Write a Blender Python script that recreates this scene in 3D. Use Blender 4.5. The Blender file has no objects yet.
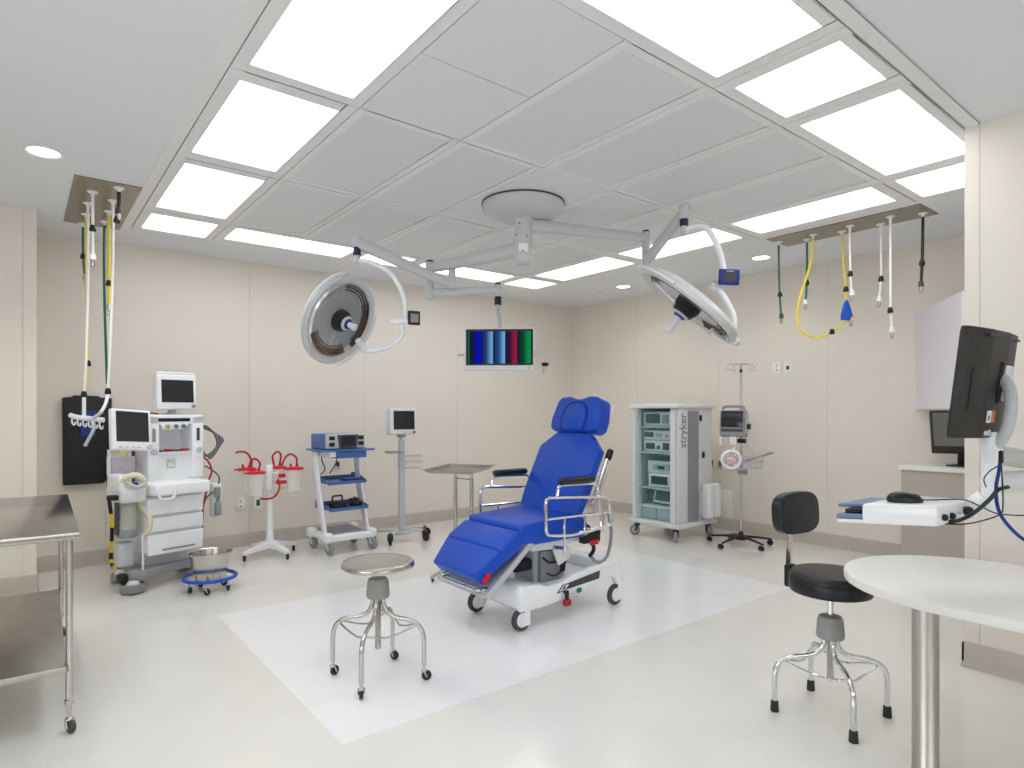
import bpy, bmesh, math, random
from mathutils import Vector, Matrix
random.seed(7)
scene = bpy.context.scene
C = scene.collection
PI = math.pi

# ------------------------------------------------------------ camera, world, exposure
EYE = 1.3715          # camera height, metres
FPX, CX, HY = 620.0, 512.0, 411.5
TH = math.atan2(781, 620)
FW = Vector((math.cos(TH), math.sin(TH), 0)); RT = Vector((math.sin(TH), -math.cos(TH), 0))
cam_d = bpy.data.cameras.new('camera'); cam = bpy.data.objects.new('camera', cam_d); C.objects.link(cam)
cam_d.sensor_width = 36.0; cam_d.lens = FPX/1024*36.0
cam_d.shift_y = 27.5/1024; cam_d.clip_start = 0.05; cam_d.clip_end = 60
cam.location = (0, 0, EYE); cam.rotation_euler = (PI/2, 0, TH - PI/2)
scene.camera = cam
world = bpy.data.worlds.new('world'); scene.world = world; world.use_nodes = True
world.node_tree.nodes['Background'].inputs[0].default_value = (0.9, 0.95, 1, 1)
world.node_tree.nodes['Background'].inputs[1].default_value = 0.0
scene.view_settings.view_transform = 'Standard'; scene.view_settings.look = 'None'
scene.view_settings.gamma = 1.0; scene.view_settings.use_curve_mapping = False
scene.view_settings.exposure = 0.29
scene.cycles.diffuse_bounces = 8; scene.cycles.max_bounces = 12
PANEL_LIGHT = 4.2
def fill_light(name, loc, rot, w, h, power, col):
    # fill light added to lift the ceiling; cool like daylight, its window unseen
    l = bpy.data.lights.new(name, 'AREA'); l.shape = 'RECTANGLE'; l.size = w; l.size_y = h; l.energy = power; l.color = col
    o = bpy.data.objects.new(name, l); C.objects.link(o); o.location = loc; o.rotation_euler = rot
fill_light('fill_left', (-2.96, 0.6, 1.55), (math.radians(100), 0, math.radians(-90)), 3.2, 1.5, 62, (.86, .93, 1))
fill_light('fill_rear', (0.8, -2.96, 1.5), (math.radians(100), 0, 0), 3.6, 1.5, 44, (.93, .96, 1))

def at(px, py, d):
    """a point of the room, d metres in front of the camera"""
    s = (px-CX)/FPX*d; u = (HY-py)/FPX*d
    return Vector((d*FW.x+s*RT.x, d*FW.y+s*RT.y, EYE+u))

# ------------------------------------------------------------ materials
def srgb(r, g, b):
    f = lambda c: (c/255/12.92) if c/255 <= .04045 else ((c/255+.055)/1.055)**2.4
    return (f(r), f(g), f(b), 1)
M = {}
def mat(name, rgb, rough=.5, metal=0.0, noise=0.03, nscale=30, bump=0.0, bscale=200, coat=0, trans=0, ior=1.45, alpha=1, spec=.5, stretch=None):
    m = bpy.data.materials.new(name); m.use_nodes = True; M[name] = m
    nt = m.node_tree; b = nt.nodes['Principled BSDF']
    c = srgb(*rgb)
    tc = nt.nodes.new('ShaderNodeTexCoord'); mp = nt.nodes.new('ShaderNodeMapping')
    nt.links.new(tc.outputs['Object'], mp.inputs[0])
    if stretch: mp.inputs['Scale'].default_value = stretch
    nz = nt.nodes.new('ShaderNodeTexNoise'); nz.inputs['Scale'].default_value = nscale; nz.inputs['Detail'].default_value = 3
    nt.links.new(mp.outputs[0], nz.inputs['Vector'])
    rp = nt.nodes.new('ShaderNodeValToRGB')
    rp.color_ramp.elements[0].position = .3; rp.color_ramp.elements[1].position = .7
    lo = tuple(max(0, v*(1-noise)) for v in c[:3])+(1,); hi = tuple(min(1, v*(1+noise)) for v in c[:3])+(1,)
    rp.color_ramp.elements[0].color = lo; rp.color_ramp.elements[1].color = hi
    nt.links.new(nz.outputs['Fac'], rp.inputs[0]); nt.links.new(rp.outputs[0], b.inputs['Base Color'])
    b.inputs['Roughness'].default_value = rough; b.inputs['Metallic'].default_value = metal
    b.inputs['IOR'].default_value = ior; b.inputs['Specular IOR Level'].default_value = spec
    b.inputs['Coat Weight'].default_value = coat; b.inputs['Transmission Weight'].default_value = trans
    b.inputs['Alpha'].default_value = alpha
    if bump:
        n2 = nt.nodes.new('ShaderNodeTexNoise'); n2.inputs['Scale'].default_value = bscale
        bp = nt.nodes.new('ShaderNodeBump'); bp.inputs['Strength'].default_value = bump; bp.inputs['Distance'].default_value = .002
        nt.links.new(mp.outputs[0], n2.inputs['Vector']); nt.links.new(n2.outputs['Fac'], bp.inputs['Height'])
        nt.links.new(bp.outputs[0], b.inputs['Normal'])
    return m
def emit(name, rgb, strength, stripes=0):
    m = bpy.data.materials.new(name); m.use_nodes = True; M[name] = m
    nt = m.node_tree; nt.nodes.remove(nt.nodes['Principled BSDF'])
    e = nt.nodes.new('ShaderNodeEmission'); out = nt.nodes['Material Output']
    e.inputs[0].default_value = srgb(*rgb); e.inputs[1].default_value = strength
    nt.links.new(e.outputs[0], out.inputs[0])
    return m
mat('wall', (226, 219, 209), .55, noise=.012, nscale=3, bump=.05, bscale=60)
mat('wall_seam', (214, 207, 196), .7)
mat('baseboard', (188, 179, 168), .45, noise=.03, nscale=15)
mat('plaster', (226, 229, 232), .8, noise=.01, nscale=2)
mat('gap_shade', (70, 70, 70), .9)
mat('panel_frame', (230, 230, 230), .5, noise=.01)
mat('panel_blank', (224, 225, 227), .45, noise=.01, nscale=5)
mat('white', (234, 236, 238), .35, noise=.015)
mat('white_gloss', (238, 240, 243), .22, noise=.01, coat=.3)
mat('offwhite', (218, 220, 222), .4, noise=.02)
mat('light_grey', (188, 192, 196), .4, noise=.02)
mat('boom_grey', (194, 197, 197), .35, noise=.015)
mat('grey', (140, 144, 147), .45, noise=.03)
mat('hub_grey', (150, 151, 149), .4, noise=.03, bump=.2, bscale=300)
mat('dark_grey', (66, 68, 72), .5, noise=.05)
mat('black', (18, 19, 22), .42, noise=.1)
mat('rubber', (38, 40, 44), .6, noise=.08)
mat('black_vinyl', (26, 28, 33), .38, noise=.08, bump=.15, bscale=160)
mat('bag_black', (20, 22, 28), .5, noise=.15, nscale=8, bump=.5, bscale=14)
mat('steel', (196, 193, 188), .24, metal=1, noise=.05, nscale=20, stretch=(1, 1, 12))
mat('steel_satin', (200, 197, 191), .36, metal=1, noise=.06, nscale=9, stretch=(1, 14, 1), bump=.03, bscale=60)
mat('steel_top', (165, 163, 158), .2, metal=1, noise=.07, nscale=5, stretch=(9, 1, 1))
mat('steel_shelf', (186, 181, 171), .42, metal=1, noise=.08, nscale=6, stretch=(3, 1, 1))
mat('chrome', (225, 226, 228), .1, metal=1, noise=.01)
mat('blue_vinyl', (0, 70, 186), .42, noise=.05, nscale=14, bump=.12, bscale=35)
mat('blue_seam', (12, 34, 120), .5)
mat('cart_blue', (70, 108, 170), .4, noise=.03)
mat('deep_blue', (22, 46, 130), .4, noise=.03)
mat('ring_blue', (20, 80, 190), .4)
mat('red', (206, 24, 44), .4, noise=.04)
mat('dark_red', (170, 30, 40), .45)
mat('orange', (226, 120, 50), .5)
mat('yellow', (232, 205, 50), .45, noise=.03)
mat('green_hose', (22, 102, 74), .45, noise=.03)
mat('green', (10, 120, 80), .45)
mat('white_hose', (236, 234, 228), .4)
mat('cream', (222, 214, 188), .45)
mat('screen_off', (44, 43, 46), .16, noise=.02)
mat('monitor_black', (40, 38, 37), .5, noise=.04)
mat('teal_tray', (150, 185, 190), .3, noise=.03)
mat('plate_steel', (150, 143, 130), .28, metal=1, noise=.10, nscale=6, stretch=(8, 1, 1))
mat('tray_steel', (158, 156, 152), .32, metal=1, noise=.06, nscale=9)
mat('navy', (20, 24, 62), .4)
mat('fabric_grey', (142, 144, 150), .8, noise=.12, nscale=220)
mat('pink', (222, 186, 186), .7)
mat('lilac', (222, 218, 224), .45, noise=.01)
mat('lilac_box', (198, 190, 202), .5, noise=.06)
mat('cabinet', (180, 171, 162), .5, noise=.015)
mat('counter', (230, 229, 226), .3, noise=.01)
mat('slate_blue', (104, 130, 162), .5, noise=.04)
mat('plate', (236, 236, 232), .35, noise=.01)
mat('plate_dark', (60, 62, 60), .5)
mat('lens_glass', (232, 234, 236), .22, metal=.7, noise=.04)
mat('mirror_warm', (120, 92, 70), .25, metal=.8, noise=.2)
mat('clear', (245, 248, 248), .05, alpha=.28, noise=0)
mat('clear_teal', (120, 185, 185), .05, alpha=.10, noise=0)
mat('clear_grey', (190, 196, 196), .1, alpha=.5, noise=0)
mat('clear_bin', (205, 226, 226), .15, alpha=.62, noise=0)
emit('diffuser', (250, 252, 255), PANEL_LIGHT)
emit('downlight_glow', (255, 250, 240), 6.0)
emit('scr_reflect', (150, 150, 138), .30)  # faint glow stands in for the reflection on the counter screen
emit('lamp_glow', (255, 246, 220), 2.0)

# fine weave of lens and tubes on the light diffusers (brighter bands where the tubes are)
def diffuser_mat():
    m = M['diffuser']; nt = m.node_tree; e = [n for n in nt.nodes if n.type == 'EMISSION'][0]
    tc = nt.nodes.new('ShaderNodeTexCoord'); sp = nt.nodes.new('ShaderNodeSeparateXYZ')
    nt.links.new(tc.outputs['Object'], sp.inputs[0])
    def band(o, k, amp):
        a = nt.nodes.new('ShaderNodeMath'); a.operation = 'MULTIPLY'; a.inputs[1].default_value = k; nt.links.new(o, a.inputs[0])
        c = nt.nodes.new('ShaderNodeMath'); c.operation = 'COSINE'; nt.links.new(a.outputs[0], c.inputs[0])
        d = nt.nodes.new('ShaderNodeMath'); d.operation = 'MULTIPLY'; d.inputs[1].default_value = amp; nt.links.new(c.outputs[0], d.inputs[0])
        return d.outputs[0]
    s = nt.nodes.new('ShaderNodeMath'); s.operation = 'ADD'; s.inputs[1].default_value = PANEL_LIGHT
    nt.links.new(band(sp.outputs[0], 2*PI/.19, PANEL_LIGHT*.05), s.inputs[0])
    nt.links.new(s.outputs[0], e.inputs[1])
diffuser_mat()
def perf_mat():
    m = mat('perforated', (205, 206, 208), .45, noise=.01)
    nt = m.node_tree; b = nt.nodes['Principled BSDF']
    tc = nt.nodes.new('ShaderNodeTexCoord'); sp = nt.nodes.new('ShaderNodeSeparateXYZ'); nt.links.new(tc.outputs['Object'], sp.inputs[0])
    def sn(o):
        a = nt.nodes.new('ShaderNodeMath'); a.operation = 'MULTIPLY'; a.inputs[1].default_value = 2*PI/.010; nt.links.new(o, a.inputs[0])
        c = nt.nodes.new('ShaderNodeMath'); c.operation = 'SINE'; nt.links.new(a.outputs[0], c.inputs[0]); return c.outputs[0]
    mu = nt.nodes.new('ShaderNodeMath'); mu.operation = 'ADD'; nt.links.new(sn(sp.outputs[0]), mu.inputs[0]); nt.links.new(sn(sp.outputs[1]), mu.inputs[1])
    gt = nt.nodes.new('ShaderNodeMath'); gt.operation = 'GREATER_THAN'; gt.inputs[1].default_value = .75; nt.links.new(mu.outputs[0], gt.inputs[0])
    mx = nt.nodes.new('ShaderNodeMixRGB'); nt.links.new(gt.outputs[0], mx.inputs[0])
    mx.inputs[1].default_value = srgb(228, 230, 233); mx.inputs[2].default_value = srgb(182, 185, 188)
    nt.links.new(mx.outputs[0], b.inputs['Base Color'])
perf_mat()
def floor_mat(name, base, spec_c, coat):
    m = mat(name, base, .22, noise=.02, nscale=4)
    nt = m.node_tree; b = nt.nodes['Principled BSDF']
    src = b.inputs['Base Color'].links[0].from_socket
    tc = nt.nodes.new('ShaderNodeTexCoord')
    v = nt.nodes.new('ShaderNodeTexNoise'); v.inputs['Scale'].default_value = 170; v.inputs['Detail'].default_value = 1
    nt.links.new(tc.outputs['Object'], v.inputs['Vector'])
    r = nt.nodes.new('ShaderNodeValToRGB'); r.color_ramp.elements[0].position = .55; r.color_ramp.elements[1].position = .72
    r.color_ramp.elements[0].color = (0, 0, 0, 1); r.color_ramp.elements[1].color = (1, 1, 1, 1)
    nt.links.new(v.outputs['Fac'], r.inputs[0])
    mx = nt.nodes.new('ShaderNodeMixRGB'); mx.inputs[2].default_value = srgb(*spec_c)
    s = nt.nodes.new('ShaderNodeMath'); s.operation = 'MULTIPLY'; s.inputs[1].default_value = .45; nt.links.new(r.outputs[0], s.inputs[0])
    nt.links.new(s.outputs[0], mx.inputs[0]); nt.links.new(src, mx.inputs[1]); nt.links.new(mx.outputs[0], b.inputs['Base Color'])
    b.inputs['Coat Weight'].default_value = coat; b.inputs['Coat Roughness'].default_value = .12
    w = nt.nodes.new('ShaderNodeTexNoise'); w.inputs['Scale'].default_value = 2.2
    nt.links.new(tc.outputs['Object'], w.inputs['Vector'])
    bp = nt.nodes.new('ShaderNodeBump'); bp.inputs['Strength'].default_value = .10; bp.inputs['Distance'].default_value = .01
    nt.links.new(w.outputs['Fac'], bp.inputs['Height']); nt.links.new(bp.outputs[0], b.inputs['Normal']); nt.links.new(bp.outputs[0], b.inputs['Coat Normal'])
floor_mat('floor_beige', (230, 228, 223), (202, 198, 190), .45)
floor_mat('floor_white', (240, 241, 243), (222, 223, 226), .5)

# ------------------------------------------------------------ mesh builder
def spline(pts, n=6):
    pts = [Vector(p) for p in pts]
    if len(pts) < 3 or n <= 1: return pts
    out = []
    P = [2*pts[0]-pts[1]] + pts + [2*pts[-1]-pts[-2]]
    for i in range(1, len(P)-2):
        p0, p1, p2, p3 = P[i-1:i+3]
        for k in range(n):
            t = k/n
            out.append(.5*((2*p1)+(p2-p0)*t+(2*p0-5*p1+4*p2-p3)*t*t+(3*p1-p0-3*p2+p3)*t**3))
    out.append(pts[-1]); return out
def fillet(pts, r, n=5, closed=False):
    """polyline with rounded corners"""
    pts = [Vector(p) for p in pts]; out = []; N = len(pts)
    for i, p in enumerate(pts):
        if not closed and i in (0, N-1): out.append(p); continue
        a = pts[(i-1) % N]-p; b = pts[(i+1) % N]-p
        k = min(r, a.length*.49, b.length*.49)
        A = p+a.normalized()*k; B = p+b.normalized()*k
        for j in range(n+1):
            t = j/n; out.append((1-t)**2*A+2*t*(1-t)*p+t*t*B)
    return out
class MB:
    def __init__(s, *mats):
        s.bm = bmesh.new(); s.mats = list(mats); s.cur = 0; s.X = Matrix.Identity(4)
    def use(s, name):
        if name not in s.mats: s.mats.append(name)
        s.cur = s.mats.index(name); return s
    def at(s, loc=(0, 0, 0), rot=(0, 0, 0)):
        from mathutils import Euler
        s.X = Matrix.Translation(loc) @ Euler(rot).to_matrix().to_4x4(); return s
    def frame(s, o, xa, za):
        """local frame: origin o, z axis along za, x axis near xa"""
        z = Vector(za).normalized(); x = Vector(xa); x = (x-z*x.dot(z)).normalized(); y = z.cross(x)
        s.X = Matrix(((x.x, y.x, z.x, o[0]), (x.y, y.y, z.y, o[1]), (x.z, y.z, z.z, o[2]), (0, 0, 0, 1))); return s
    def _add(s, vs, fs):
        bv = [s.bm.verts.new(s.X @ Vector(v)) for v in vs]
        for f in fs:
            try:
                fc = s.bm.faces.new([bv[i] for i in f]); fc.material_index = s.cur; fc.smooth = True
            except ValueError: pass
    def box(s, x0, x1, y0, y1, z0, z1, r=0):
        if r > 0: return s.rbox(x0, x1, y0, y1, z0, z1, r)
        v = [(x, y, z) for z in (z0, z1) for y in (y0, y1) for x in (x0, x1)]
        s._add(v, [(0, 2, 3, 1), (4, 5, 7, 6), (0, 1, 5, 4), (2, 6, 7, 3), (0, 4, 6, 2), (1, 3, 7, 5)]); return s
    def rbox(s, x0, x1, y0, y1, z0, z1, r):
        b = bmesh.new(); bmesh.ops.create_cube(b, size=1)
        for v in b.verts: v.co = Vector(((x0+x1)/2+v.co.x*(x1-x0), (y0+y1)/2+v.co.y*(y1-y0), (z0+z1)/2+v.co.z*(z1-z0)))
        r = min(r, .49*min(x1-x0, y1-y0, z1-z0))
        bmesh.ops.bevel(b, geom=b.edges[:], offset=r, segments=3, profile=.5, affect='EDGES')
        b.verts.index_update()
        s._add([v.co.copy() for v in b.verts], [[v.index for v in f.verts] for f in b.faces]); b.free(); return s
    def prism(s, poly, a0, a1, axis='z', r=0):
        """polygon extruded between a0 and a1; poly in (x,y), (x,z) for axis y, (y,z) for axis x"""
        def P(p, a): return (p[0], p[1], a) if axis == 'z' else ((p[0], a, p[1]) if axis == 'y' else (a, p[0], p[1]))
        n = len(poly)
        vs = [P(p, a0) for p in poly]+[P(p, a1) for p in poly]
        fs = [list(range(n))[::-1], list(range(n, 2*n))]+[(i, (i+1) % n, n+(i+1) % n, n+i) for i in range(n)]
        if r > 0:
            b = bmesh.new(); bv = [b.verts.new(v) for v in vs]
            for f in fs: b.faces.new([bv[i] for i in f])
            bmesh.ops.recalc_face_normals(b, faces=b.faces[:])
            bmesh.ops.bevel(b, geom=b.edges[:], offset=r, segments=3, profile=.5, affect='EDGES', clamp_overlap=True)
            b.verts.index_update()
            s._add([v.co.copy() for v in b.verts], [[v.index for v in f.verts] for f in b.faces]); b.free()
        else: s._add(vs, fs)
        return s
    def tube(s, pts, r, n=8, sm=0, closed=False, r1=None, flat=1.0):
        pts = spline(pts, sm) if sm else [Vector(p) for p in pts]
        N = len(pts); vs = []; fs = []
        t0 = (pts[1]-pts[0]).normalized()
        up = Vector((0, 0, 1)) if abs(t0.z) < .9 else Vector((1, 0, 0))
        u = (up-t0*up.dot(t0)).normalized()
        for i, p in enumerate(pts):
            if closed: t = (pts[(i+1) % N]-pts[i-1]).normalized()
            elif i == 0: t = t0
            elif i == N-1: t = (pts[-1]-pts[-2]).normalized()
            else: t = ((pts[i+1]-p).normalized()+(p-pts[i-1]).normalized()).normalized()
            u = (u-t*u.dot(t)).normalized(); w = t.cross(u)
            rr = r if r1 is None else r+(r1-r)*i/(N-1)
            for k in range(n):
                a = 2*PI*k/n; vs.append(p+u*math.cos(a)*rr*flat+w*math.sin(a)*rr)
        for i in range(N if closed else N-1):
            j = (i+1) % N
            for k in range(n): fs.append((i*n+k, i*n+(k+1) % n, j*n+(k+1) % n, j*n+k))
        if not closed: fs += [list(range(n))[::-1], list(range((N-1)*n, N*n))]
        s._add(vs, fs); return s
    def cyl(s, p0, p1, r, r1=None, n=20):
        return s.tube([p0, p1], r, n, r1=r1)
    def lathe(s, prof, n=32, c=(0, 0, 0), sx=1, sy=1):
        """profile of (r, z) about the local z axis"""
        vs = []; fs = []
        for (r, z) in prof:
            for k in range(n):
                a = 2*PI*k/n; vs.append((c[0]+r*math.cos(a)*sx, c[1]+r*math.sin(a)*sy, c[2]+z))
        for i in range(len(prof)-1):
            for k in range(n): fs.append((i*n+k, i*n+(k+1) % n, (i+1)*n+(k+1) % n, (i+1)*n+k))
        if prof[0][0] > 1e-4: fs.append(list(range(n))[::-1])
        if prof[-1][0] > 1e-4: fs.append(list(range((len(prof)-1)*n, len(prof)*n)))
        s._add(vs, fs); return s
    def ball(s, c, r, n=12, sx=1, sy=1, sz=1):
        pr = [(r*math.sin(PI*i/8)*1.0, -r*math.cos(PI*i/8)*sz) for i in range(9)]
        pr[0] = (1e-5, -r*sz); pr[-1] = (1e-5, r*sz)
        return s.lathe(pr, n, c, sx, sy)
    def wheel(s, c, axis, r, w, n=20):
        a = Vector(axis).normalized(); c = Vector(c)
        X = s.X.copy(); z = a; up = Vector((0, 0, 1)); x = (up-z*up.dot(z)).normalized(); y = z.cross(x)
        s.X = X @ Matrix(((x.x, y.x, z.x, c.x), (x.y, y.y, z.y, c.y), (x.z, y.z, z.z, c.z), (0, 0, 0, 1)))
        s.lathe([(r*.35, -w*.5), (r*.88, -w*.5), (r, -w*.28), (r, w*.28), (r*.88, w*.5), (r*.35, w*.5)], n)
        s.X = X; return s
    def build(s, name, parent=None, bevel=0, mats=None):
        bmesh.ops.remove_doubles(s.bm, verts=s.bm.verts[:], dist=1e-6)
        bmesh.ops.recalc_face_normals(s.bm, faces=s.bm.faces[:])
        me = bpy.data.meshes.new(name); s.bm.to_mesh(me); s.bm.free()
        for m in s.mats: me.materials.append(M[m])
        me.set_sharp_from_angle(angle=math.radians(38))
        o = bpy.data.objects.new(name, me); C.objects.link(o)
        if parent: o.parent = parent
        if bevel:
            md = o.modifiers.new('bevel', 'BEVEL'); md.width = bevel; md.segments = 2; md.limit_method = 'ANGLE'; md.angle_limit = math.radians(40)
        return o
def thing(name, label, cat, loc=(0, 0, 0), rz=0, group=None):
    o = bpy.data.objects.new(name, None); C.objects.link(o); o.empty_display_size = .1
    o.location = loc; o.rotation_euler = (0, 0, rz); o['label'] = label; o['category'] = cat
    if group: o['group'] = group
    return o
def tag(o, label, cat, group=None):
    o['label'] = label; o['category'] = cat
    if group: o['group'] = group
    return o
def struct(o): o['kind'] = 'structure'; return o
def caster(parent, x, y, r=.03, w=.02, ang=0, top=.09, mw='rubber', mf='steel', hub=None, name='caster', fork=True, tw=False):
    """swivel caster: fork as the part, wheel as its sub-part"""
    f = MB(mf); dx, dy = math.cos(ang), math.sin(ang)
    f.cyl((x, y, r*1.7), (x, y, top), max(r*.3, .006))
    ox, oy = x+dx*r*.5, y+dy*r*.5
    if fork:
        px, py = -dy, dx; ww = w*.5+.005
        for sg in (-1, 1):
            a = Vector((x+px*ww*sg, y+py*ww*sg, r*2.0)); b = Vector((ox+px*ww*sg, oy+py*ww*sg, r*.85))
            f.tube([a, b], r*.22, 6)
        f.ball((x, y, r*2.0), r*.62, 10, sz=.6)
    fo = f.build(name, parent)
    q = MB(mw).wheel((ox, oy, r), (-dy, dx, 0), r, w)
    if hub: q.use(hub).wheel((ox, oy, r), (-dy, dx, 0), r*.62, w*1.25)
    if tw:
        pass
    q.build('wheel', fo)
    return fo
def cable(name, pts, r, m, label, cat, sm=6, group=None, n=7):
    return tag(MB(m).tube(pts, r, n, sm=sm).build(name), label, cat, group)
# ------------------------------------------------------------ room
XL, XR, YN, YF, ZC = -3.0, 6.414, -3.0, 6.633, 2.9
XB, YB = .10, 5.94          # corner of the bump-out on the left
XC, YC = 3.985, 1.10        # corner of the wall block on the right
b = MB('floor_beige', 'floor_white')
ix0, ix1, iy0, iy1 = 1.04, 4.68, 2.435, 4.50
xs = [XL, ix0, ix1, XR]; ys = [YN, iy0, iy1, YF]
for i in range(3):
    for j in range(3):
        b.cur = 1 if (i == 1 and j == 1) else 0
        b._add([(xs[i], ys[j], 0), (xs[i+1], ys[j], 0), (xs[i+1], ys[j+1], 0), (xs[i], ys[j+1], 0)], [(0, 1, 2, 3)])
b.cur = 0
b.box(XL, XR, YN, YF, -.08, -.001)
struct(b.build('floor'))
G0x, G1x, G0y, G1y = .725, 5.09, 1.10, 5.985
b = MB('plaster')
t = .08
b.box(XL, G0x-.07, YN, YF, ZC, ZC+t); b.box(G1x+.07, XR, YN, YF, ZC, ZC+t)
b.box(G0x-.07, G1x+.07, YN, G0y-.07, ZC, ZC+t); b.box(G0x-.07, G1x+.07, G1y+.07, YF, ZC, ZC+t)
struct(b.build('ceiling'))
b = MB('gap_shade'); b.box(G0x-.08, G1x+.08, G0y-.08, G1y+.08, ZC+.081, ZC+.12)  # dark sheet above the grid paints shade into the panel joints
struct(b.build('ceiling'))
b = MB('panel_frame')
for (x0, x1, y0, y1) in ((G0x-.07, G0x-.004, G0y-.07, G1y+.07), (G1x+.004, G1x+.07, G0y-.07, G1y+.07), (G0x-.004, G1x+.004, G0y-.07, G0y-.004), (G0x-.004, G1x+.004, G1y+.004, G1y+.07)):
    b.box(x0, x1, y0, y1, ZC-.006, ZC+.08)
struct(b.build('trim_1', bevel=.003))

def wall(name, a, c, seams, tilt=0, z0=0):
    """wall of boards between two floor points; seams are distances along it; the room is on its left"""
    a = Vector(a); c = Vector(c); L = (c-a).length; d = (c-a)/L; n = Vector((-d.y, d.x, 0))
    m = MB('wall', 'wall_seam'); cuts = [0]+sorted(s for s in seams if .02 < s < L-.02)+[L]
    def bx(u0, u1, v0, v1, z0, z1):
        P = [a+d*u+n*v for u in (u0, u1) for v in (v0, v1)]
        vs = [(p.x, p.y, z) for z in (z0, z1) for p in P]
        m._add(vs, [(0, 1, 3, 2), (4, 6, 7, 5), (0, 4, 5, 1), (2, 3, 7, 6), (0, 2, 6, 4), (1, 5, 7, 3)])
    g = .001
    for i in range(len(cuts)-1):
        bx(cuts[i]+(g if i else 0), cuts[i+1]-(g if i < len(cuts)-2 else 0), -.012, 0, 0, ZC)
    m.use('wall_seam'); bx(.015, L-.015, -.10, -.0125, 0, ZC)
    struct(m.build(name))
def skirting(name, a, c, e0=0, e1=0):
    a = Vector(a); c = Vector(c); L = (c-a).length; d = (c-a)/L; n = Vector((-d.y, d.x, 0))
    m = MB('baseboard')
    prof = [(0, .001), (.018, .001), (.013, .012), (.010, .03), (.010, .13), (.006, .136), (0, .136)]
    vs = []
    for u in (-e0, L+e1):
        for (v, z) in prof: p = a+d*u+n*v; vs.append((p.x, p.y, z))
    k = len(prof)
    m._add(vs, [list(range(k)), list(range(2*k-1, k-1, -1))]+[(i, k+i, k+(i+1) % k, (i+1) % k) for i in range(k)])
    struct(m.build(name))
wall('wall_back_left', (XR, YF, 0), (XB, YF, 0), [XR-x for x in (.606, 1.84, 3.102, 4.376, 5.63)])
wall('wall_back_right', (XR, YC, 0), (XR, YF, 0), [y-YC for y in (1.70, 2.938, 4.177, 5.409)])
wall('wall_left_return', (XB, YF, 0), (XB, YB+.0125, 0), [])
wall('wall_left_block', (XB, YB, 0), (XL, YB, 0), [.083, 1.33, 2.57])
wall('wall_left', (XL, YB, 0), (XL, YN, 0), [1.2, 2.4, 3.6, 4.8, 6.0, 7.2])
wall('wall_rear', (XL, YN, 0), (XC, YN, 0), [1.2, 2.4, 3.6, 4.8, 6.0])
wall('wall_right_block', (XC, YN, 0), (XC, YC, 0), [YC-YN-.068, YC-YN-1.34, YC-YN-2.56])
wall('wall_right_return', (XC+.0125, YC, 0), (XR, YC, 0), [])
skirting('baseboard_back_left', (XR, YF, 0), (XB, YF, 0))
skirting('baseboard_back_right', (XR, 2.10, 0), (XR, YF, 0))
skirting('baseboard_left_return', (XB, YF, 0), (XB, YB, 0), 0, .01)
skirting('baseboard_left_block', (XB, YB, 0), (XL, YB, 0), .01)
skirting('baseboard_right_block', (XC, YN, 0), (XC, YC, 0), 0, .01)
skirting('baseboard_right_return', (XC, YC, 0), (5.9, YC, 0), .01)

# ------------------------------------------------------------ ceiling panels
GX = [.725, 1.335, 1.945, 2.560, 3.180, 3.815, 4.445, 5.09]
def lightpanel(x0, x1, y0, y1, label, fl=(.062, .062, .09, .09)):
    g = .003; x0 += g; x1 -= g; y0 += g; y1 -= g
    cx, cy = (x0+x1)/2, (y0+y1)/2; hx, hy = (x1-x0)/2, (y1-y0)/2
    t = thing('ceiling_light', label, 'ceiling light', (cx, cy, ZC), 0, 'recessed light panels of the ceiling grid')
    f = MB('panel_frame'); wa, wb, wc, wd = fl
    for (a0, a1, b0, b1) in ((-hx, -hx+wa, -hy, hy), (hx-wb, hx, -hy, hy), (-hx+wa, hx-wb, -hy, -hy+wc), (-hx+wa, hx-wb, hy-wd, hy)):
        f.box(a0, a1, b0, b1, -.008, .07)
    f.build('frame', t, bevel=.003)
    long_y = hy > hx
    d = MB('diffuser')
    if long_y: d.box(-hx+wa, hx-wb, -hy+wc, hy-wd, .008, .012)
    else: d.box(-hx+wa, hx-wb, -hy+wc, hy-wd, .008, .012)
    o = d.build('diffuser', t)
for (y0, y1, lb) in ((1.10, 1.70, 'small square light panel at the near end of the left column of lights'),
                     (1.70, 2.915, 'long light panel at the top edge of the photo, nearest in the left column'),
                     (2.915, 4.13, 'long light panel in the left column, between two other long panels'),
                     (4.13, 5.365, 'long light panel in the left column beside the stainless hose plate'),
                     (5.365, 5.985, 'small square light panel in the far left corner of the ceiling grid')):
    lightpanel(GX[0], GX[1], y0, y1, lb, (.062, .062, .085, .045) if y0 > 5 else (.062, .062, .09, .07 if y0 < 2 else .11))
for (x0, x1, lb) in ((GX[1], GX[3], 'long light panel of the near row, cut by the top edge of the photo'),
                     (GX[3], GX[4], 'small square light panel of the near row between two long panels'),
                     (GX[4], GX[6], 'long light panel of the near row nearest the right wall block'),
                     (GX[6], GX[7], 'small light panel at the near right corner, partly behind the wall block')):
    lightpanel(x0, x1, 1.10, 1.70, lb, (.07, .07, .055, .065))
for (y0, y1, lb) in ((1.70, 2.915, 'long light panel running beside the right stainless hose plate'),
                     (2.915, 4.13, 'long light panel of the right column, just behind the right surgical light arm'),
                     (4.13, 5.365, 'long light panel of the right column, farthest one before the corner panel')):
    lightpanel(GX[6], GX[7], y0, y1, lb, (.07, .13, .08, .08))
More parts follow.
